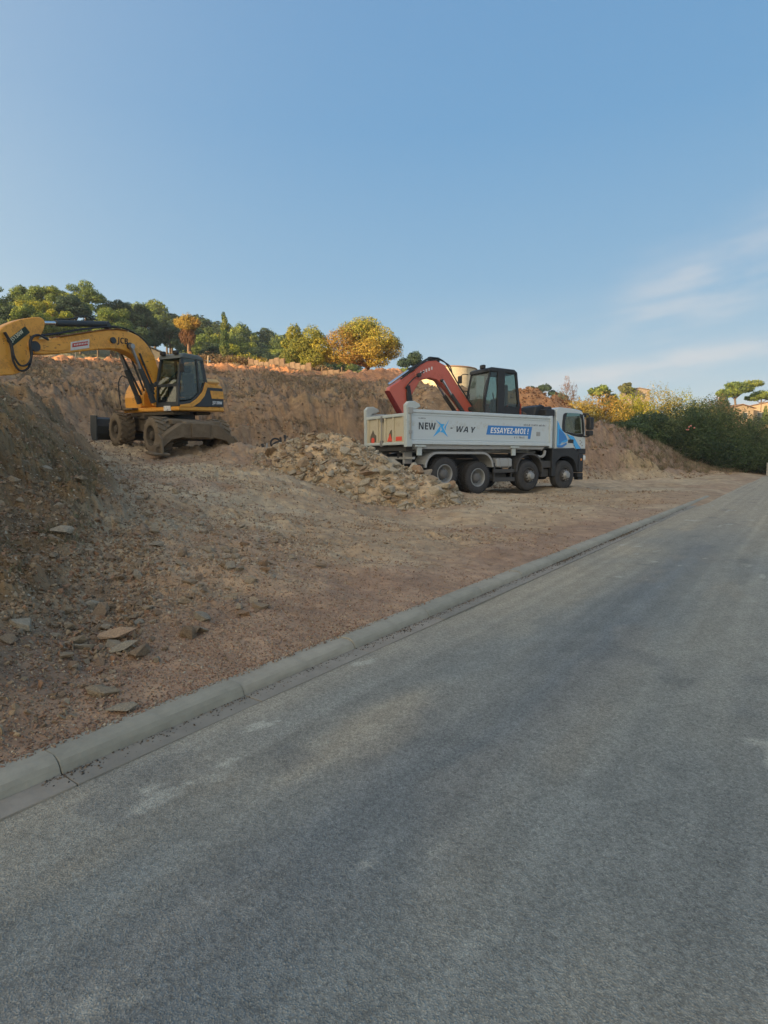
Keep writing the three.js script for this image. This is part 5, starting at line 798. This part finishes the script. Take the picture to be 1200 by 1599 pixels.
house('cottage', 'small grey roofed cottage with chimney behind the yellow boom', -28.6, 70, 11.3, 0.3, 4.6, 4, 2.1, 1.0, [0.22, 0.2, 0.16], [0.3, 0.28, 0.25], { chimney: [[-1.3, 0.5, 0.7]], win: [[0.8, 0.7, 0.8, 0.9]] });
// railing on a low wall where the hedge ends
{
  const x = 28.9, f = 43.2, g = thing('garden_wall', 'low grey wall with green railing at the far end of the hedge', 'wall', [x, -0.1, -f], -Math.PI / 2 + Math.atan2(DX, DF) + 0.0), green = std([0.22, 0.33, 0.24], { roughness: 0.6 });
  g.rotation.y = Math.atan2(DF, DX);
  part('wall', [box(0, 9, 0, 0.95, -0.15, 0.15, 0.02)], std([0.36, 0.36, 0.34], { map: grain, bumpMap: grainBump, bumpScale: 0.01 }), g); part('pillar', [box(-0.45, 0.0, 0, 1.05, -0.24, 0.24, 0.02)], std([0.4, 0.4, 0.37], { map: grain }), g);
  part('rail', [box(0, 9, 1.08, 1.13, -0.02, 0.02, 0)], green, g); part('rail', [box(0, 9, 1.82, 1.87, -0.02, 0.02, 0)], green, g);
  for (let k = 0; k < 60; k++) part('baluster', [new THREE.CylinderGeometry(0.014, 0.014, 0.78, 5).translate(0.1 + k * 0.15, 1.47, 0)], green, g);
  for (let k = 0; k < 4; k++) part('railing_post', [box(0.05 + k * 2.9, 0.12 + k * 2.9, 0.95, 1.95, -0.035, 0.035, 0.005)], green, g);
}

// ================================================================ TREES, BUSHES, GRASS
// leaf-sized faces spread through a crown made of uneven lobes
function foliage(lobes, count, size, palette, o = {}) {
  const pos = new Float32Array(count * 12), nor = new Float32Array(count * 12), col = new Float32Array(count * 12), idx = new Uint32Array(count * 6);
  const vol = lobes.map((l) => Math.pow(l[3] * l[4] * l[5], 0.67)), tot = vol.reduce((a, b) => a + b, 0);
  const tone = lobes.map(() => [Math.floor(rnd() * palette.length), R(0.8, 1.2)]);
  const d = new THREE.Vector3(), a = new THREE.Vector3(), b = new THREE.Vector3(), n = new THREE.Vector3();
  for (let i = 0; i < count; i++) {
    let k = 0, p = rnd() * tot; while (k < lobes.length - 1 && (p -= vol[k]) > 0) k++;
    const L = lobes[k]; d.set(R(-1, 1), R(-1, 1), R(-1, 1)); while (d.lengthSq() > 1 || d.lengthSq() < 0.01) d.set(R(-1, 1), R(-1, 1), R(-1, 1)); d.normalize();
    const bumpy = 1 + 0.22 * noise(d.x * 3.1 + k * 7 + d.y * 2, d.z * 3.1 - d.y * 3 + k), r = (o.hollow ?? 0.55) + (1 - (o.hollow ?? 0.55)) * Math.sqrt(rnd());
    const x = L[0] + d.x * L[3] * r * bumpy, y = L[1] + d.y * L[4] * r * bumpy * (d.y < 0 ? (o.under ?? 0.7) : 1), z = L[2] + d.z * L[5] * r * bumpy, s = size * R(0.6, 1.35);
    n.set(d.x / L[3], d.y / L[4], d.z / L[5]).normalize().multiplyScalar(0.75); n.x += R(-0.8, 0.8); n.y += R(-0.6, 0.9); n.z += R(-0.8, 0.8); n.normalize();
    a.set(R(-1, 1), R(-1, 1) + (o.drop || 0), R(-1, 1)); b.crossVectors(n, a).normalize(); a.crossVectors(n, b).normalize(); const w = s * (o.slim || 0.62);
    const q = [[-0.5, -1], [0.55, -0.35], [0.12, 1], [-0.7, 0.2]], c = palette[rnd() < 0.72 ? tone[k][0] : Math.floor(rnd() * palette.length)], m = tone[k][1] * R(0.65, 1.3);
    for (let v = 0; v < 4; v++) { const o3 = (i * 4 + v) * 3; pos[o3] = x + b.x * q[v][0] * w + a.x * q[v][1] * s; pos[o3 + 1] = y + b.y * q[v][0] * w + a.y * q[v][1] * s; pos[o3 + 2] = z + b.z * q[v][0] * w + a.z * q[v][1] * s; nor[o3] = n.x; nor[o3 + 1] = n.y; nor[o3 + 2] = n.z; col[o3] = c[0] * m; col[o3 + 1] = c[1] * m; col[o3 + 2] = c[2] * m; }
    idx.set([i * 4, i * 4 + 1, i * 4 + 2, i * 4, i * 4 + 2, i * 4 + 3], i * 6);
  }
  const g = new THREE.BufferGeometry(); g.setAttribute('position', new THREE.BufferAttribute(pos, 3)); g.setAttribute('normal', new THREE.BufferAttribute(nor, 3)); g.setAttribute('color', new THREE.BufferAttribute(col, 3)); g.setIndex(new THREE.BufferAttribute(idx, 1)); return g;
}
const leafMat = phys([1, 1, 1], { vertexColors: true, roughness: 0.75, side: THREE.DoubleSide, transmission: 0.42, thickness: 0, specularIntensity: 0.3 });
const bark = std([0.2, 0.145, 0.1], { map: barkMap, roughness: 0.95 }), barkRed = std([0.27, 0.165, 0.1], { map: barkMap, roughness: 0.95 });
function limb(pts, r0, r1) {                              // tapered, curved
  const c = new THREE.CatmullRomCurve3(pts.map((p) => new THREE.Vector3(...p))), n = 8, g = new THREE.TubeGeometry(c, n, 1, 7), p = g.attributes.position;
  for (let i = 0; i <= n; i++) { const q = c.getPointAt(i / n), r = mix(r0, r1, i / n); for (let k = 0; k <= 7; k++) { const j = i * 8 + k; p.setXYZ(j, q.x + (p.getX(j) - q.x) * r, q.y + (p.getY(j) - q.y) * r, q.z + (p.getZ(j) - q.z) * r); } }
  g.computeVertexNormals(); return g;
}
const pal = {
  pine: [[0.175, 0.237, 0.053], [0.227, 0.29, 0.062], [0.143, 0.209, 0.062], [0.284, 0.325, 0.065]],
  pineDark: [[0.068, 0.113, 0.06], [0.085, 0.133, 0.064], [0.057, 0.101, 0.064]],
  pineYellow: [[0.356, 0.369, 0.04], [0.451, 0.42, 0.043], [0.285, 0.319, 0.043], [0.237, 0.293, 0.051]],
  gold: [[0.429, 0.307, 0.061], [0.515, 0.373, 0.077], [0.344, 0.261, 0.061], [0.293, 0.261, 0.068], [0.397, 0.243, 0.068]],
  goldGreen: [[0.389, 0.359, 0.061], [0.486, 0.413, 0.068], [0.292, 0.294, 0.061], [0.233, 0.26, 0.068]],
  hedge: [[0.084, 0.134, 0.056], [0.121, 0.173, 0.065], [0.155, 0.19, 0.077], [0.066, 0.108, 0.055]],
  olive: [[0.18, 0.188, 0.069], [0.234, 0.216, 0.077], [0.144, 0.16, 0.062]],
  dry: [[0.22, 0.15, 0.08], [0.26, 0.18, 0.095], [0.18, 0.13, 0.075], [0.16, 0.14, 0.06]],
  rust: [[0.25, 0.13, 0.07], [0.2, 0.12, 0.08], [0.29, 0.16, 0.075]],
  cypress: [[0.151, 0.216, 0.072], [0.246, 0.278, 0.085], [0.109, 0.175, 0.072]],
};
function addMesh(parent, name, g, m) { const o = new THREE.Mesh(g, m); o.name = name; o.castShadow = o.receiveShadow = true; parent.add(o); return o; }
// a tree from lobes [x, y, z, rx, ry, rz] in metres above its foot
function tree(name, label, cat, x, f, lobes, count, size, palette, o = {}) {
  const g = thing(name, label, cat, [x, (o.y ?? gy(x, f)) - 0.15, -f], o.turn || 0, o.group);
  addMesh(g, o.crown || 'crown', foliage(lobes, count, size, palette, o), leafMat);
  if (o.trunk !== 0) {
    const low = Math.min(...lobes.map((l) => l[1])), r = o.trunk || 0.2, lean = o.lean || [0, 0], geos = [limb([[0, -0.2, 0], [lean[0] * 0.4, low * 0.5, lean[1] * 0.4], [lean[0], low, lean[1]]], r, r * 0.6)];
    for (const l of lobes.slice(0, o.limbs ?? 7)) geos.push(limb([[lean[0] * 0.85, low * 0.82, lean[1] * 0.85], [mix(lean[0], l[0], 0.55), mix(low * 0.85, l[1], 0.5), mix(lean[1], l[2], 0.55)], [l[0], l[1], l[2]]], r * 0.5, r * 0.14));
    part('trunk', geos, o.bark || bark, g);
  }
  return g;
}
function dome(R0, H, base, n, seed, flat = 0.62) {         // lobes arranged as a rounded pine crown
  const r = mulberry(seed), l = []; for (let i = 0; i < n; i++) { const a = i * 2.4 + r() * 0.8, q = Math.sqrt((i + 0.3) / n), rr = R0 * (0.22 + 0.17 * r()); l.push([Math.cos(a) * q * (R0 - rr * 0.8), base + (H - base - rr * flat) * Math.sqrt(Math.max(0, 1 - q * q * 0.8)) * (0.7 + 0.35 * r()), Math.sin(a) * q * (R0 - rr * 0.8), rr, rr * flat, rr]); } return l;
}
function again(src, x, f, turn, k, label, y) { const c = src.clone(); c.name = numbered(src.name.replace(/_\d+$/, '')); c.position.set(x, (y ?? gy(x, f)) - 0.15, -f); c.rotation.y = turn; c.scale.set(k, k * R(0.9, 1.1), k); if (label) c.userData.label = label; scene.add(c); return c; }

// the big golden pine and its neighbours on the terrace
tree('pine_tree', 'big rounded golden pine in the middle of the skyline', 'tree', -1.9, 50, [[0, 4.2, 0, 1.7, 1.2, 1.6], [-1.6, 3.4, 0.6, 1.5, 1.1, 1.4], [1.5, 3.6, 0.3, 1.5, 1.2, 1.4], [0.5, 2.5, 1.3, 1.5, 1.1, 1.2], [-0.9, 2.1, 1.2, 1.2, 0.9, 1.1], [2.35, 2.7, -0.3, 1.1, 1.0, 1.1], [0.4, 4.75, 0.2, 1.2, 0.75, 1.2], [-2.3, 2.3, -0.2, 1.05, 0.9, 1], [1.3, 1.7, 0.9, 1.1, 0.7, 1], [0.2, 3.2, -1.3, 1.6, 1.2, 1.2], [2.7, 3.4, -0.8, 0.75, 0.7, 0.8], [-1.0, 4.4, -0.4, 1.1, 0.8, 1.1]], 30000, 0.08, pal.gold.concat(pal.goldGreen), { trunk: 0.3, limbs: 11, bark: barkRed, lean: [0.7, 0], hollow: 0.35 });
tree('pine_tree', 'yellow pine with ragged twin top left of the big golden pine', 'tree', -6.1, 50, [[0, 3.4, 0, 0.95, 1.0, 0.9], [-0.7, 2.5, 0.3, 1.0, 0.9, 0.9], [0.7, 2.5, 0.2, 1.0, 1.0, 0.9], [0.1, 1.6, 0.5, 1.2, 0.9, 0.9], [0.6, 3.3, 0, 0.6, 0.6, 0.6]], 11000, 0.078, pal.goldGreen, { trunk: 0.15, bark: barkRed });
tree('pine_tree', 'taller narrow yellow pine at the left of the golden group', 'tree', -7.6, 50, [[0, 3.7, 0, 0.7, 0.9, 0.7], [0.3, 2.7, 0.2, 0.9, 0.9, 0.8], [-0.35, 1.7, 0.3, 0.9, 0.9, 0.8], [-0.7, 3.0, 0, 0.5, 0.5, 0.5]], 8500, 0.078, pal.goldGreen, { trunk: 0.14, bark: barkRed });
tree('bush', 'bright green bush at the right foot of the big golden pine', 'bush', 1.6, 52, [[0, 0.8, 0, 0.9, 0.8, 0.8], [0.9, 0.5, 0.2, 0.8, 0.6, 0.7]], 1800, 0.1, pal.pineYellow, { trunk: 0.05 });
tree('bush', 'low orange brown shrub beside the fence end under the golden pine', 'bush', 0.9, 46, [[0, 0.5, 0, 0.9, 0.55, 0.7], [-1.2, 0.4, 0, 0.8, 0.45, 0.6], [0.9, 0.5, 0, 0.7, 0.5, 0.6]], 1800, 0.08, pal.dry, { trunk: 0.04 });
// shrubs along the fence
[[-11.3, 47.5, 1.0, 1.2, 'goldGreen', 'golden green shrub right of the cypress'], [-9.6, 46, 0.8, 1.0, 'gold', 'amber shrub in front of the hill pines, left of the yellow pine'], [-13.2, 45, 1.3, 0.95, 'dry', 'wide brown brushwood below the cypress'], [-11.2, 44.2, 1.1, 0.75, 'dry', 'low brown brushwood at the left end of the fence'], [-15.6, 46, 0.9, 1.0, 'pine', 'green shrub between the palm and the cypress'], [-6.8, 44.5, 0.8, 0.8, 'rust', 'rusty shrub growing over the middle of the fence'], [-4.6, 43.5, 0.7, 0.75, 'dry', 'dry shrub over the fence under the big golden pine'], [-3.2, 43, 0.5, 0.6, 'rust', 'small rusty shrub at the right end of the fence']].forEach(([x, f, r, h, p, label]) => tree('bush', label, 'bush', x, f, [[0, h * 0.6, 0, r, h * 0.6, r * 0.8], [r * 0.8, h * 0.45, 0.1, r * 0.7, h * 0.5, r * 0.6], [-r * 0.8, h * 0.5, 0, r * 0.65, h * 0.5, r * 0.6]], 1500, 0.085, pal[p], { trunk: 0.03 }));
// cypress and palm
{
  const l = []; for (let i = 0; i < 12; i++) { const k = i / 11; l.push([R(-0.06, 0.06), -0.3 + k * 4.65, R(-0.06, 0.06), 0.5 * Math.sqrt(1 - k * 0.9) + 0.08, 0.5, 0.5 * Math.sqrt(1 - k * 0.9) + 0.08]); }
  tree('cypress', 'tall slender cypress standing alone against the wooded hill', 'tree', -16.2, 60, l, 4200, 0.1, pal.cypress, { trunk: 0.12, drop: 2, y: gy(-16.2, 60) + 1.5, limbs: 0 });
  const x = -19.9, f = 60, g = thing('palm_tree', 'golden palm with a skirt of dry fronds behind the excavator cab', 'palm', [x, gy(x, f) - 0.1, -f]);
  part('trunk', [limb([[0, 0, 0], [0.05, 2, 0], [0, 4.5, 0]], 0.22, 0.16)], barkRed, g);
  addMesh(g, 'crown', foliage([[0, 4.9, 0, 0.75, 0.6, 0.75], [0.75, 4.5, 0.2, 0.65, 0.6, 0.6], [-0.75, 4.5, 0.1, 0.65, 0.65, 0.6], [0.1, 4.2, 0.6, 0.7, 0.7, 0.5], [0, 4.3, -0.6, 0.7, 0.6, 0.5]], 2600, 0.19, pal.gold, { slim: 0.22, drop: 0.6, hollow: 0.3 }), leafMat);
  addMesh(g, 'dry_skirt', foliage([[0, 3.5, 0, 0.62, 0.85, 0.6], [0.35, 3.1, 0.1, 0.45, 0.7, 0.45], [-0.4, 3.2, 0.1, 0.45, 0.7, 0.45]], 2200, 0.2, pal.rust, { slim: 0.2, drop: 3, hollow: 0.4, under: 1.1 }), leafMat);
}
// pines close together on the near shoulder of the hill, left
const pinesA = [['pine', 3, 11], ['pineYellow', 3, 12], ['pineDark', 3, 13], ['pine', 3, 14]];
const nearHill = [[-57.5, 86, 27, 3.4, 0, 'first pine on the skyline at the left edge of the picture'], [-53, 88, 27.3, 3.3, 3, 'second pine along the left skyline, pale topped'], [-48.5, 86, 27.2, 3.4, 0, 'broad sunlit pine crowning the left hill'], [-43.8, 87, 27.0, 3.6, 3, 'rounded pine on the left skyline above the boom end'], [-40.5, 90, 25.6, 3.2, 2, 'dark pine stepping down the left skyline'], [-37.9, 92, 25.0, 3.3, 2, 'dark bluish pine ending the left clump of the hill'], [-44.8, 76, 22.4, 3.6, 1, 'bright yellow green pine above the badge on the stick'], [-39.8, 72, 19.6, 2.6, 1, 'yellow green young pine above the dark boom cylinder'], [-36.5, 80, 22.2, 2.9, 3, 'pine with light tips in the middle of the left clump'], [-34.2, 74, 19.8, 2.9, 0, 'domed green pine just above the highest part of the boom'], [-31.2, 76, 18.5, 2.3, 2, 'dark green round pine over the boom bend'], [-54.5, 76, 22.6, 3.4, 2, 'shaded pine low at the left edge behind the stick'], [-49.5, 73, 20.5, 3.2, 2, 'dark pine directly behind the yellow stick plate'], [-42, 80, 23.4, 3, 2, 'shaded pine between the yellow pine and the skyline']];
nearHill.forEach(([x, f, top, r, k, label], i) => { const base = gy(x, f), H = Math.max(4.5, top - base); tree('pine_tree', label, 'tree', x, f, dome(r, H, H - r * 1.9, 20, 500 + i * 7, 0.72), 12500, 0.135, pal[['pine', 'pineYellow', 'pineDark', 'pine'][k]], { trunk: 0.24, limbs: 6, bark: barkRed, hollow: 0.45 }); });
// the wooded hill further off
{
  const protos = [['pine', 21], ['pineDark', 22], ['pine', 23], ['pineDark', 24], ['pineYellow', 25]].map(([p, s], i) => { const g = tree('hill_pine', 'rounded green pine in the wood on the far hillside', 'tree', 0, 0, dome(3.7, 7.8, 1.2, 19, s, 0.75), 6500, 0.2, pal[p], { trunk: 0.25, limbs: 4, y: 0, group: 'pines of the wood on the far hillside', hollow: 0.5 }); return g; });
  let first = 0; const placed = [];
  const rows = [];
  for (let i = 0; i < 18; i++) rows.push([-51 + i * 2.5 + R(-0.7, 0.7), 125 + R(-4, 4)]);
  for (let i = 0; i < 15; i++) rows.push([-41 + i * 2.45 + R(-0.8, 0.8), 112 + R(-4, 4)]);
  for (let i = 0; i < 13; i++) rows.push([-35 + i * 2.3 + R(-0.8, 0.8), 99 + R(-4, 4)]);
  for (let i = 0; i < 10; i++) rows.push([-29 + i * 2.3 + R(-0.8, 0.8), 86 + R(-4, 4)]);
  for (let i = 0; i < 11; i++) rows.push([-59 + i * 3.1 + R(-0.6, 0.6), 70 + R(-3, 3)]);
  const topAt = (x, f) => 1.6 + ( f > 118 ? 31.9 - (x + 51) * 0.226 : f > 105 ? 27 - (x + 46) * 0.221 : f > 92 ? 22.6 - (x + 40.7) * 0.19 : (f < 78 ? 15.8 : 18.6) - (x + 35) * 0.17);   // lie of the treetops down the hill
  rows.forEach(([x, f], i) => { const k = i % 9 === 4 ? 4 : Math.floor(rnd() * 4), s = clamp((topAt(x, f) - gy(x, f)) / 7.6, 0.5, 1.6) * R(0.92, 1.1); if (first <= k && !placed[k]) { placed[k] = 1; const g = protos[k]; g.position.set(x, gy(x, f) - 0.15, -f); g.scale.setScalar(s); g.rotation.y = R(0, 6); } else again(protos[k], x, f, R(0, 6), s); });
  protos.forEach((g, k) => { if (!placed[k]) { g.position.set(-50 - k * 3, gy(-50 - k * 3, 132) - 0.15, -132); } });
}
tree('pine_tree', 'dark round pine between the golden pine and the red boom', 'tree', 4.2, 88, dome(3.2, 7.4, 3, 9, 61), 4200, 0.2, pal.pineDark, { trunk: 0.2 });
tree('pine_tree', 'small green pine low behind the tip of the red arm', 'tree', 2.4, 80, dome(2.2, 4.6, 2, 7, 62), 2600, 0.18, pal.pine, { trunk: 0.16 });
// skyline right of the truck cab
[[27.5, 112, 15.4, 2.6, 'pineDark', 'dark scrubby tree just right of the excavator cab on the skyline'], [31, 113, 15.6, 2.4, 'pineDark', 'second dark tree right of the excavator cab'], [33.8, 112, 13.9, 2.4, 'pineDark', 'low dark tree left of the rusty bare tree'], [25, 108, 13.6, 2.6, 'olive', 'olive green tree low beside the excavator cab'], [36.8, 100, 14.1, 2.2, 'pine', 'rounded dark pine left of the skyline house'], [40.5, 104, 13.0, 2.2, 'pineDark', 'dark tree just left of the skyline house'], [48.2, 116, 16.4, 2.1, 'olive', 'tree standing against the skyline house']].forEach(([x, f, top, r, p, label], i) => { const H = Math.max(4, top - gy(x, f)); tree('tree', label, 'tree', x, f, dome(r, H, H - r * 1.4, 8, 700 + i, 0.8), 2400, 0.22, pal[p], { trunk: 0.15 }); });
tree('bare_tree', 'rusty half bare tree rising behind the truck cab', 'tree', 17.1, 55, [[0, 2.6, 0, 0.9, 1.6, 0.8], [-0.7, 1.6, 0.2, 0.8, 1.3, 0.7], [0.8, 1.8, 0, 0.8, 1.4, 0.7], [0.1, 4.0, 0, 0.35, 0.9, 0.35], [0.8, 3.4, 0, 0.3, 0.8, 0.3]], 2600, 0.09, pal.rust, { trunk: 0.1, slim: 0.3, drop: 2 });
// sunlit bushes above the hedge
[[16.2, 49.5, 6.3, 1.8, 'gold', 'yellow bush just right of the truck cab mirror'], [19, 51, 7.1, 2.1, 'gold', 'tall golden bush behind the shaded hedge, leftmost of its row'], [21.7, 52, 7.35, 2.0, 'pineYellow', 'golden green bush behind the shaded hedge, in the middle of its row'], [24.6, 53, 8.0, 2.3, 'gold', 'tallest golden green bush behind the shaded hedge'], [27.4, 54, 7.7, 2.0, 'goldGreen', 'olive bush behind the crown of the shaded hedge'], [30.4, 56, 7.1, 2.0, 'olive', 'olive bush left of the pale chimney'], [13.6, 46, 5.2, 1.3, 'olive', 'low olive bush on the crest of the right earth bank'], [33, 58, 7.4, 1.8, 'rust', 'rusty leaved bush in front of the pale chimney']].forEach(([x, f, top, r, p, label]) => { const h = Math.max(1.6, top - gy(x, f)); tree('bush', label, 'bush', x, f, [[0, h * 0.7, 0, r * 0.8, h * 0.32, r * 0.8], [-r * 0.6, h * 0.5, 0.3, r * 0.7, h * 0.34, r * 0.7], [r * 0.6, h * 0.5, 0.2, r * 0.7, h * 0.36, r * 0.7], [0.1, h * 0.3, 0.4, r * 0.9, h * 0.32, r * 0.8]], 7500, 0.08, pal[p], { trunk: 0.07, hollow: 0.4 }); });
// the dark hedge along the right bank
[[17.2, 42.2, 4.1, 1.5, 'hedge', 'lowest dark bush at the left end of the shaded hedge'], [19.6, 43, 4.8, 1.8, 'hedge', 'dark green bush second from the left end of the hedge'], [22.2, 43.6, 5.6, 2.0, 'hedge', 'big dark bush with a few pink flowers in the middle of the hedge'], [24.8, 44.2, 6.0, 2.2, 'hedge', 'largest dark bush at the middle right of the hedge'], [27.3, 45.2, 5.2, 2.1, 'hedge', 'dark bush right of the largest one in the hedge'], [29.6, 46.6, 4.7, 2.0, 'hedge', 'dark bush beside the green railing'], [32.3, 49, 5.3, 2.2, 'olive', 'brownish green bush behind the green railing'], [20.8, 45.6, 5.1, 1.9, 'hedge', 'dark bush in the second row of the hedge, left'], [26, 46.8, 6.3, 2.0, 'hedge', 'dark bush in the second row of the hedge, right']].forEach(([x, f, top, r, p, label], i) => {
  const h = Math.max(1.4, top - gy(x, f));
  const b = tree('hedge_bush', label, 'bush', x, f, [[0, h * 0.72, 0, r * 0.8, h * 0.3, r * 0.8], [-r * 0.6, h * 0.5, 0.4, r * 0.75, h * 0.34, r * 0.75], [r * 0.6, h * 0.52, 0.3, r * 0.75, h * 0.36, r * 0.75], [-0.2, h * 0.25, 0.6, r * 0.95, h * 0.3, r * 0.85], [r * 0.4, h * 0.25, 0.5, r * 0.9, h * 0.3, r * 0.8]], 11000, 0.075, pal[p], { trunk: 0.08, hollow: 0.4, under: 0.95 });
  if (i === 2) for (let k = 0; k < 5; k++) addMesh(b, 'flower', new THREE.IcosahedronGeometry(0.07, 0).translate(R(-0.5, 0.1), h * 0.55 + R(-0.25, 0.25), 2.0 + R(-0.1, 0.1)), std([0.5, 0.2, 0.17]));
});
// umbrella pines and cypress by the houses
tree('umbrella_pine', 'flat topped umbrella pine leaning over the houses at right', 'tree', 54.5, 90, [[-1.5, 5.0, 0, 1.7, 0.8, 1.6], [0.6, 5.7, 0, 1.9, 0.85, 1.6], [2.2, 6.4, 0, 1.5, 0.6, 1.4], [-0.4, 6.2, -0.3, 1.5, 0.6, 1.4]], 4600, 0.17, pal.pine, { trunk: 0.2, lean: [-0.6, 0], y: 6.3 });
tree('umbrella_pine', 'smaller domed umbrella pine above the roof ridge at right', 'tree', 59.4, 92, [[0, 4.9, 0, 1.6, 0.7, 1.4], [1.4, 4.6, 0, 1.2, 0.6, 1.1], [-1.4, 4.4, 0, 1.1, 0.5, 1]], 2800, 0.17, pal.pine, { trunk: 0.15, y: 6.3 });
{
  const l = []; for (let i = 0; i < 9; i++) { const k = i / 8; l.push([0, 0.4 + k * 3.6, 0, 0.85 * Math.sqrt(1 - k * 0.85), 0.6, 0.85 * Math.sqrt(1 - k * 0.85)]); }
  tree('cypress', 'dark grey green conical cypress in front of the pale house end', 'tree', 34.9, 60, l, 3600, 0.1, pal.hedge, { trunk: 0.1, drop: 1.5, y: 3.9, limbs: 0 });
  const s = l.map((q) => [q[0], q[1] * 0.62, q[2], q[3] * 0.62, q[4] * 0.62, q[5] * 0.62]);
  const c = tree('cypress', 'small cypress against the sunlit villa wall, left of a pair', 'tree', 55.6, 85, s, 1100, 0.12, pal.cypress, { trunk: 0.08, y: 6.2, limbs: 0 }); again(c, 57.3, 85, 1, 0.95, 'small cypress against the sunlit villa wall, right of a pair', 6.2);
}
// dry grass and weeds on the slopes
function tufts(name, label, n, pick, palette, h) {
  const v = [], id = [], r = mulberry(n); for (let k = 0; k < 9; k++) { const a = r() * 6.28, l = 0.25 + r() * 0.75, lean = 0.25 + r() * 0.7, x = (r() - 0.5) * 0.5, z = (r() - 0.5) * 0.5, w = 0.03, b = v.length / 3; v.push(x - w * Math.sin(a), 0, z + w * Math.cos(a), x + w * Math.sin(a), 0, z - w * Math.cos(a), x + Math.cos(a) * lean * l, l, z + Math.sin(a) * lean * l); id.push(b, b + 1, b + 2); }
  const g = new THREE.BufferGeometry(); g.setAttribute('position', new THREE.Float32BufferAttribute(v, 3)); g.setIndex(id); g.computeVertexNormals();
  const pts = []; let guard = 0; while (pts.length < n && guard++ < n * 30) { const p = pick(); if (p) pts.push(p); }
  const im = new THREE.InstancedMesh(g, std([1, 1, 1], { side: THREE.DoubleSide, roughness: 0.9 }), pts.length), m = new THREE.Matrix4(), q = new THREE.Quaternion(), col = new THREE.Color(), up = new THREE.Vector3(0, 1, 0);
  pts.forEach(([x, f], i) => { const s = h * R(0.5, 1.3); m.compose(new THREE.Vector3(x, gy(x, f) - 0.02, -f), q.setFromAxisAngle(up, R(0, 6.28)), new THREE.Vector3(s * 1.2, s, s * 1.2)); im.setMatrixAt(i, m); const c = palette[Math.floor(rnd() * palette.length)], b = R(0.7, 1.25); im.setColorAt(i, col.setRGB(c[0] * b, c[1] * b, c[2] * b)); });
  im.name = numbered(name); im.castShadow = im.receiveShadow = true; im.userData.kind = 'stuff'; im.userData.label = label; scene.add(im);
}
const straw = [[0.3, 0.235, 0.145], [0.25, 0.195, 0.12], [0.35, 0.285, 0.185], [0.19, 0.155, 0.095], [0.23, 0.165, 0.105]];
tufts('dry_grass', 'short dry grass and stubble on the slope above the cut bank', 30000, () => { const f = R(15, 46), x = R(-0.72, 0.1) * f, d = cutDistance(x, f); return d > 1.6 && rnd() < sm(-0.25, 0.35, fbm(x * 0.5 + 3, f * 0.5, 4)) ? [x, f] : null; }, straw, 0.2);
tufts('dry_grass', 'dry grass on the earth bank below the hedge', 5000, () => { const f = R(30, 48), x = R(0.3, 0.68) * f, d = cutDistance(x, f), t = tOf(x, f); return d > 0.8 && t > 0.4 && rnd() < 0.15 + sm(12, 20, x) ? [x, f] : null; }, straw.concat([[0.17, 0.17, 0.08]]), 0.34);
tufts('green_grass', 'patch of green weeds on top of the left bank', 1500, () => { const f = R(10.5, 15), x = -f * R(0.58, 0.75); return cutDistance(x, f) > 1.9 && rnd() < sm(-0.2, 0.4, fbm(x * 0.7, f * 0.7, 3)) ? [x, f] : null; }, [[0.14, 0.17, 0.06], [0.19, 0.19, 0.08], [0.25, 0.21, 0.11]], 0.15);
tufts('weeds', 'sparse dry weeds on the face of the left bank', 2500, () => { const f = R(3.5, 17), x = -f * R(0.3, 0.75), d = cutDistance(x, f); return d > 0.3 && d < 2.5 && tOf(x, f) > 0.5 && rnd() < sm(0, 0.5, fbm(x, f + 9, 3)) ? [x, f] : null; }, [[0.16, 0.15, 0.08], [0.22, 0.17, 0.1]], 0.09);
// marker stakes on the terrace
[[-17.6, 33.5, 'pale survey stake standing on the orange terrace under the boom'], [-12.9, 43, 'short pale stake beside the brown brushwood']].forEach(([x, f, label]) => { const s = part('stake', [rod([0, -0.2, 0], [0.05, 0.75, 0], 0.03, 0.03, 6)], std([0.6, 0.5, 0.36]), scene); s.position.set(x, gy(x, f), -f); tag(s, label, 'stake'); });
renderer.render(scene, camera);
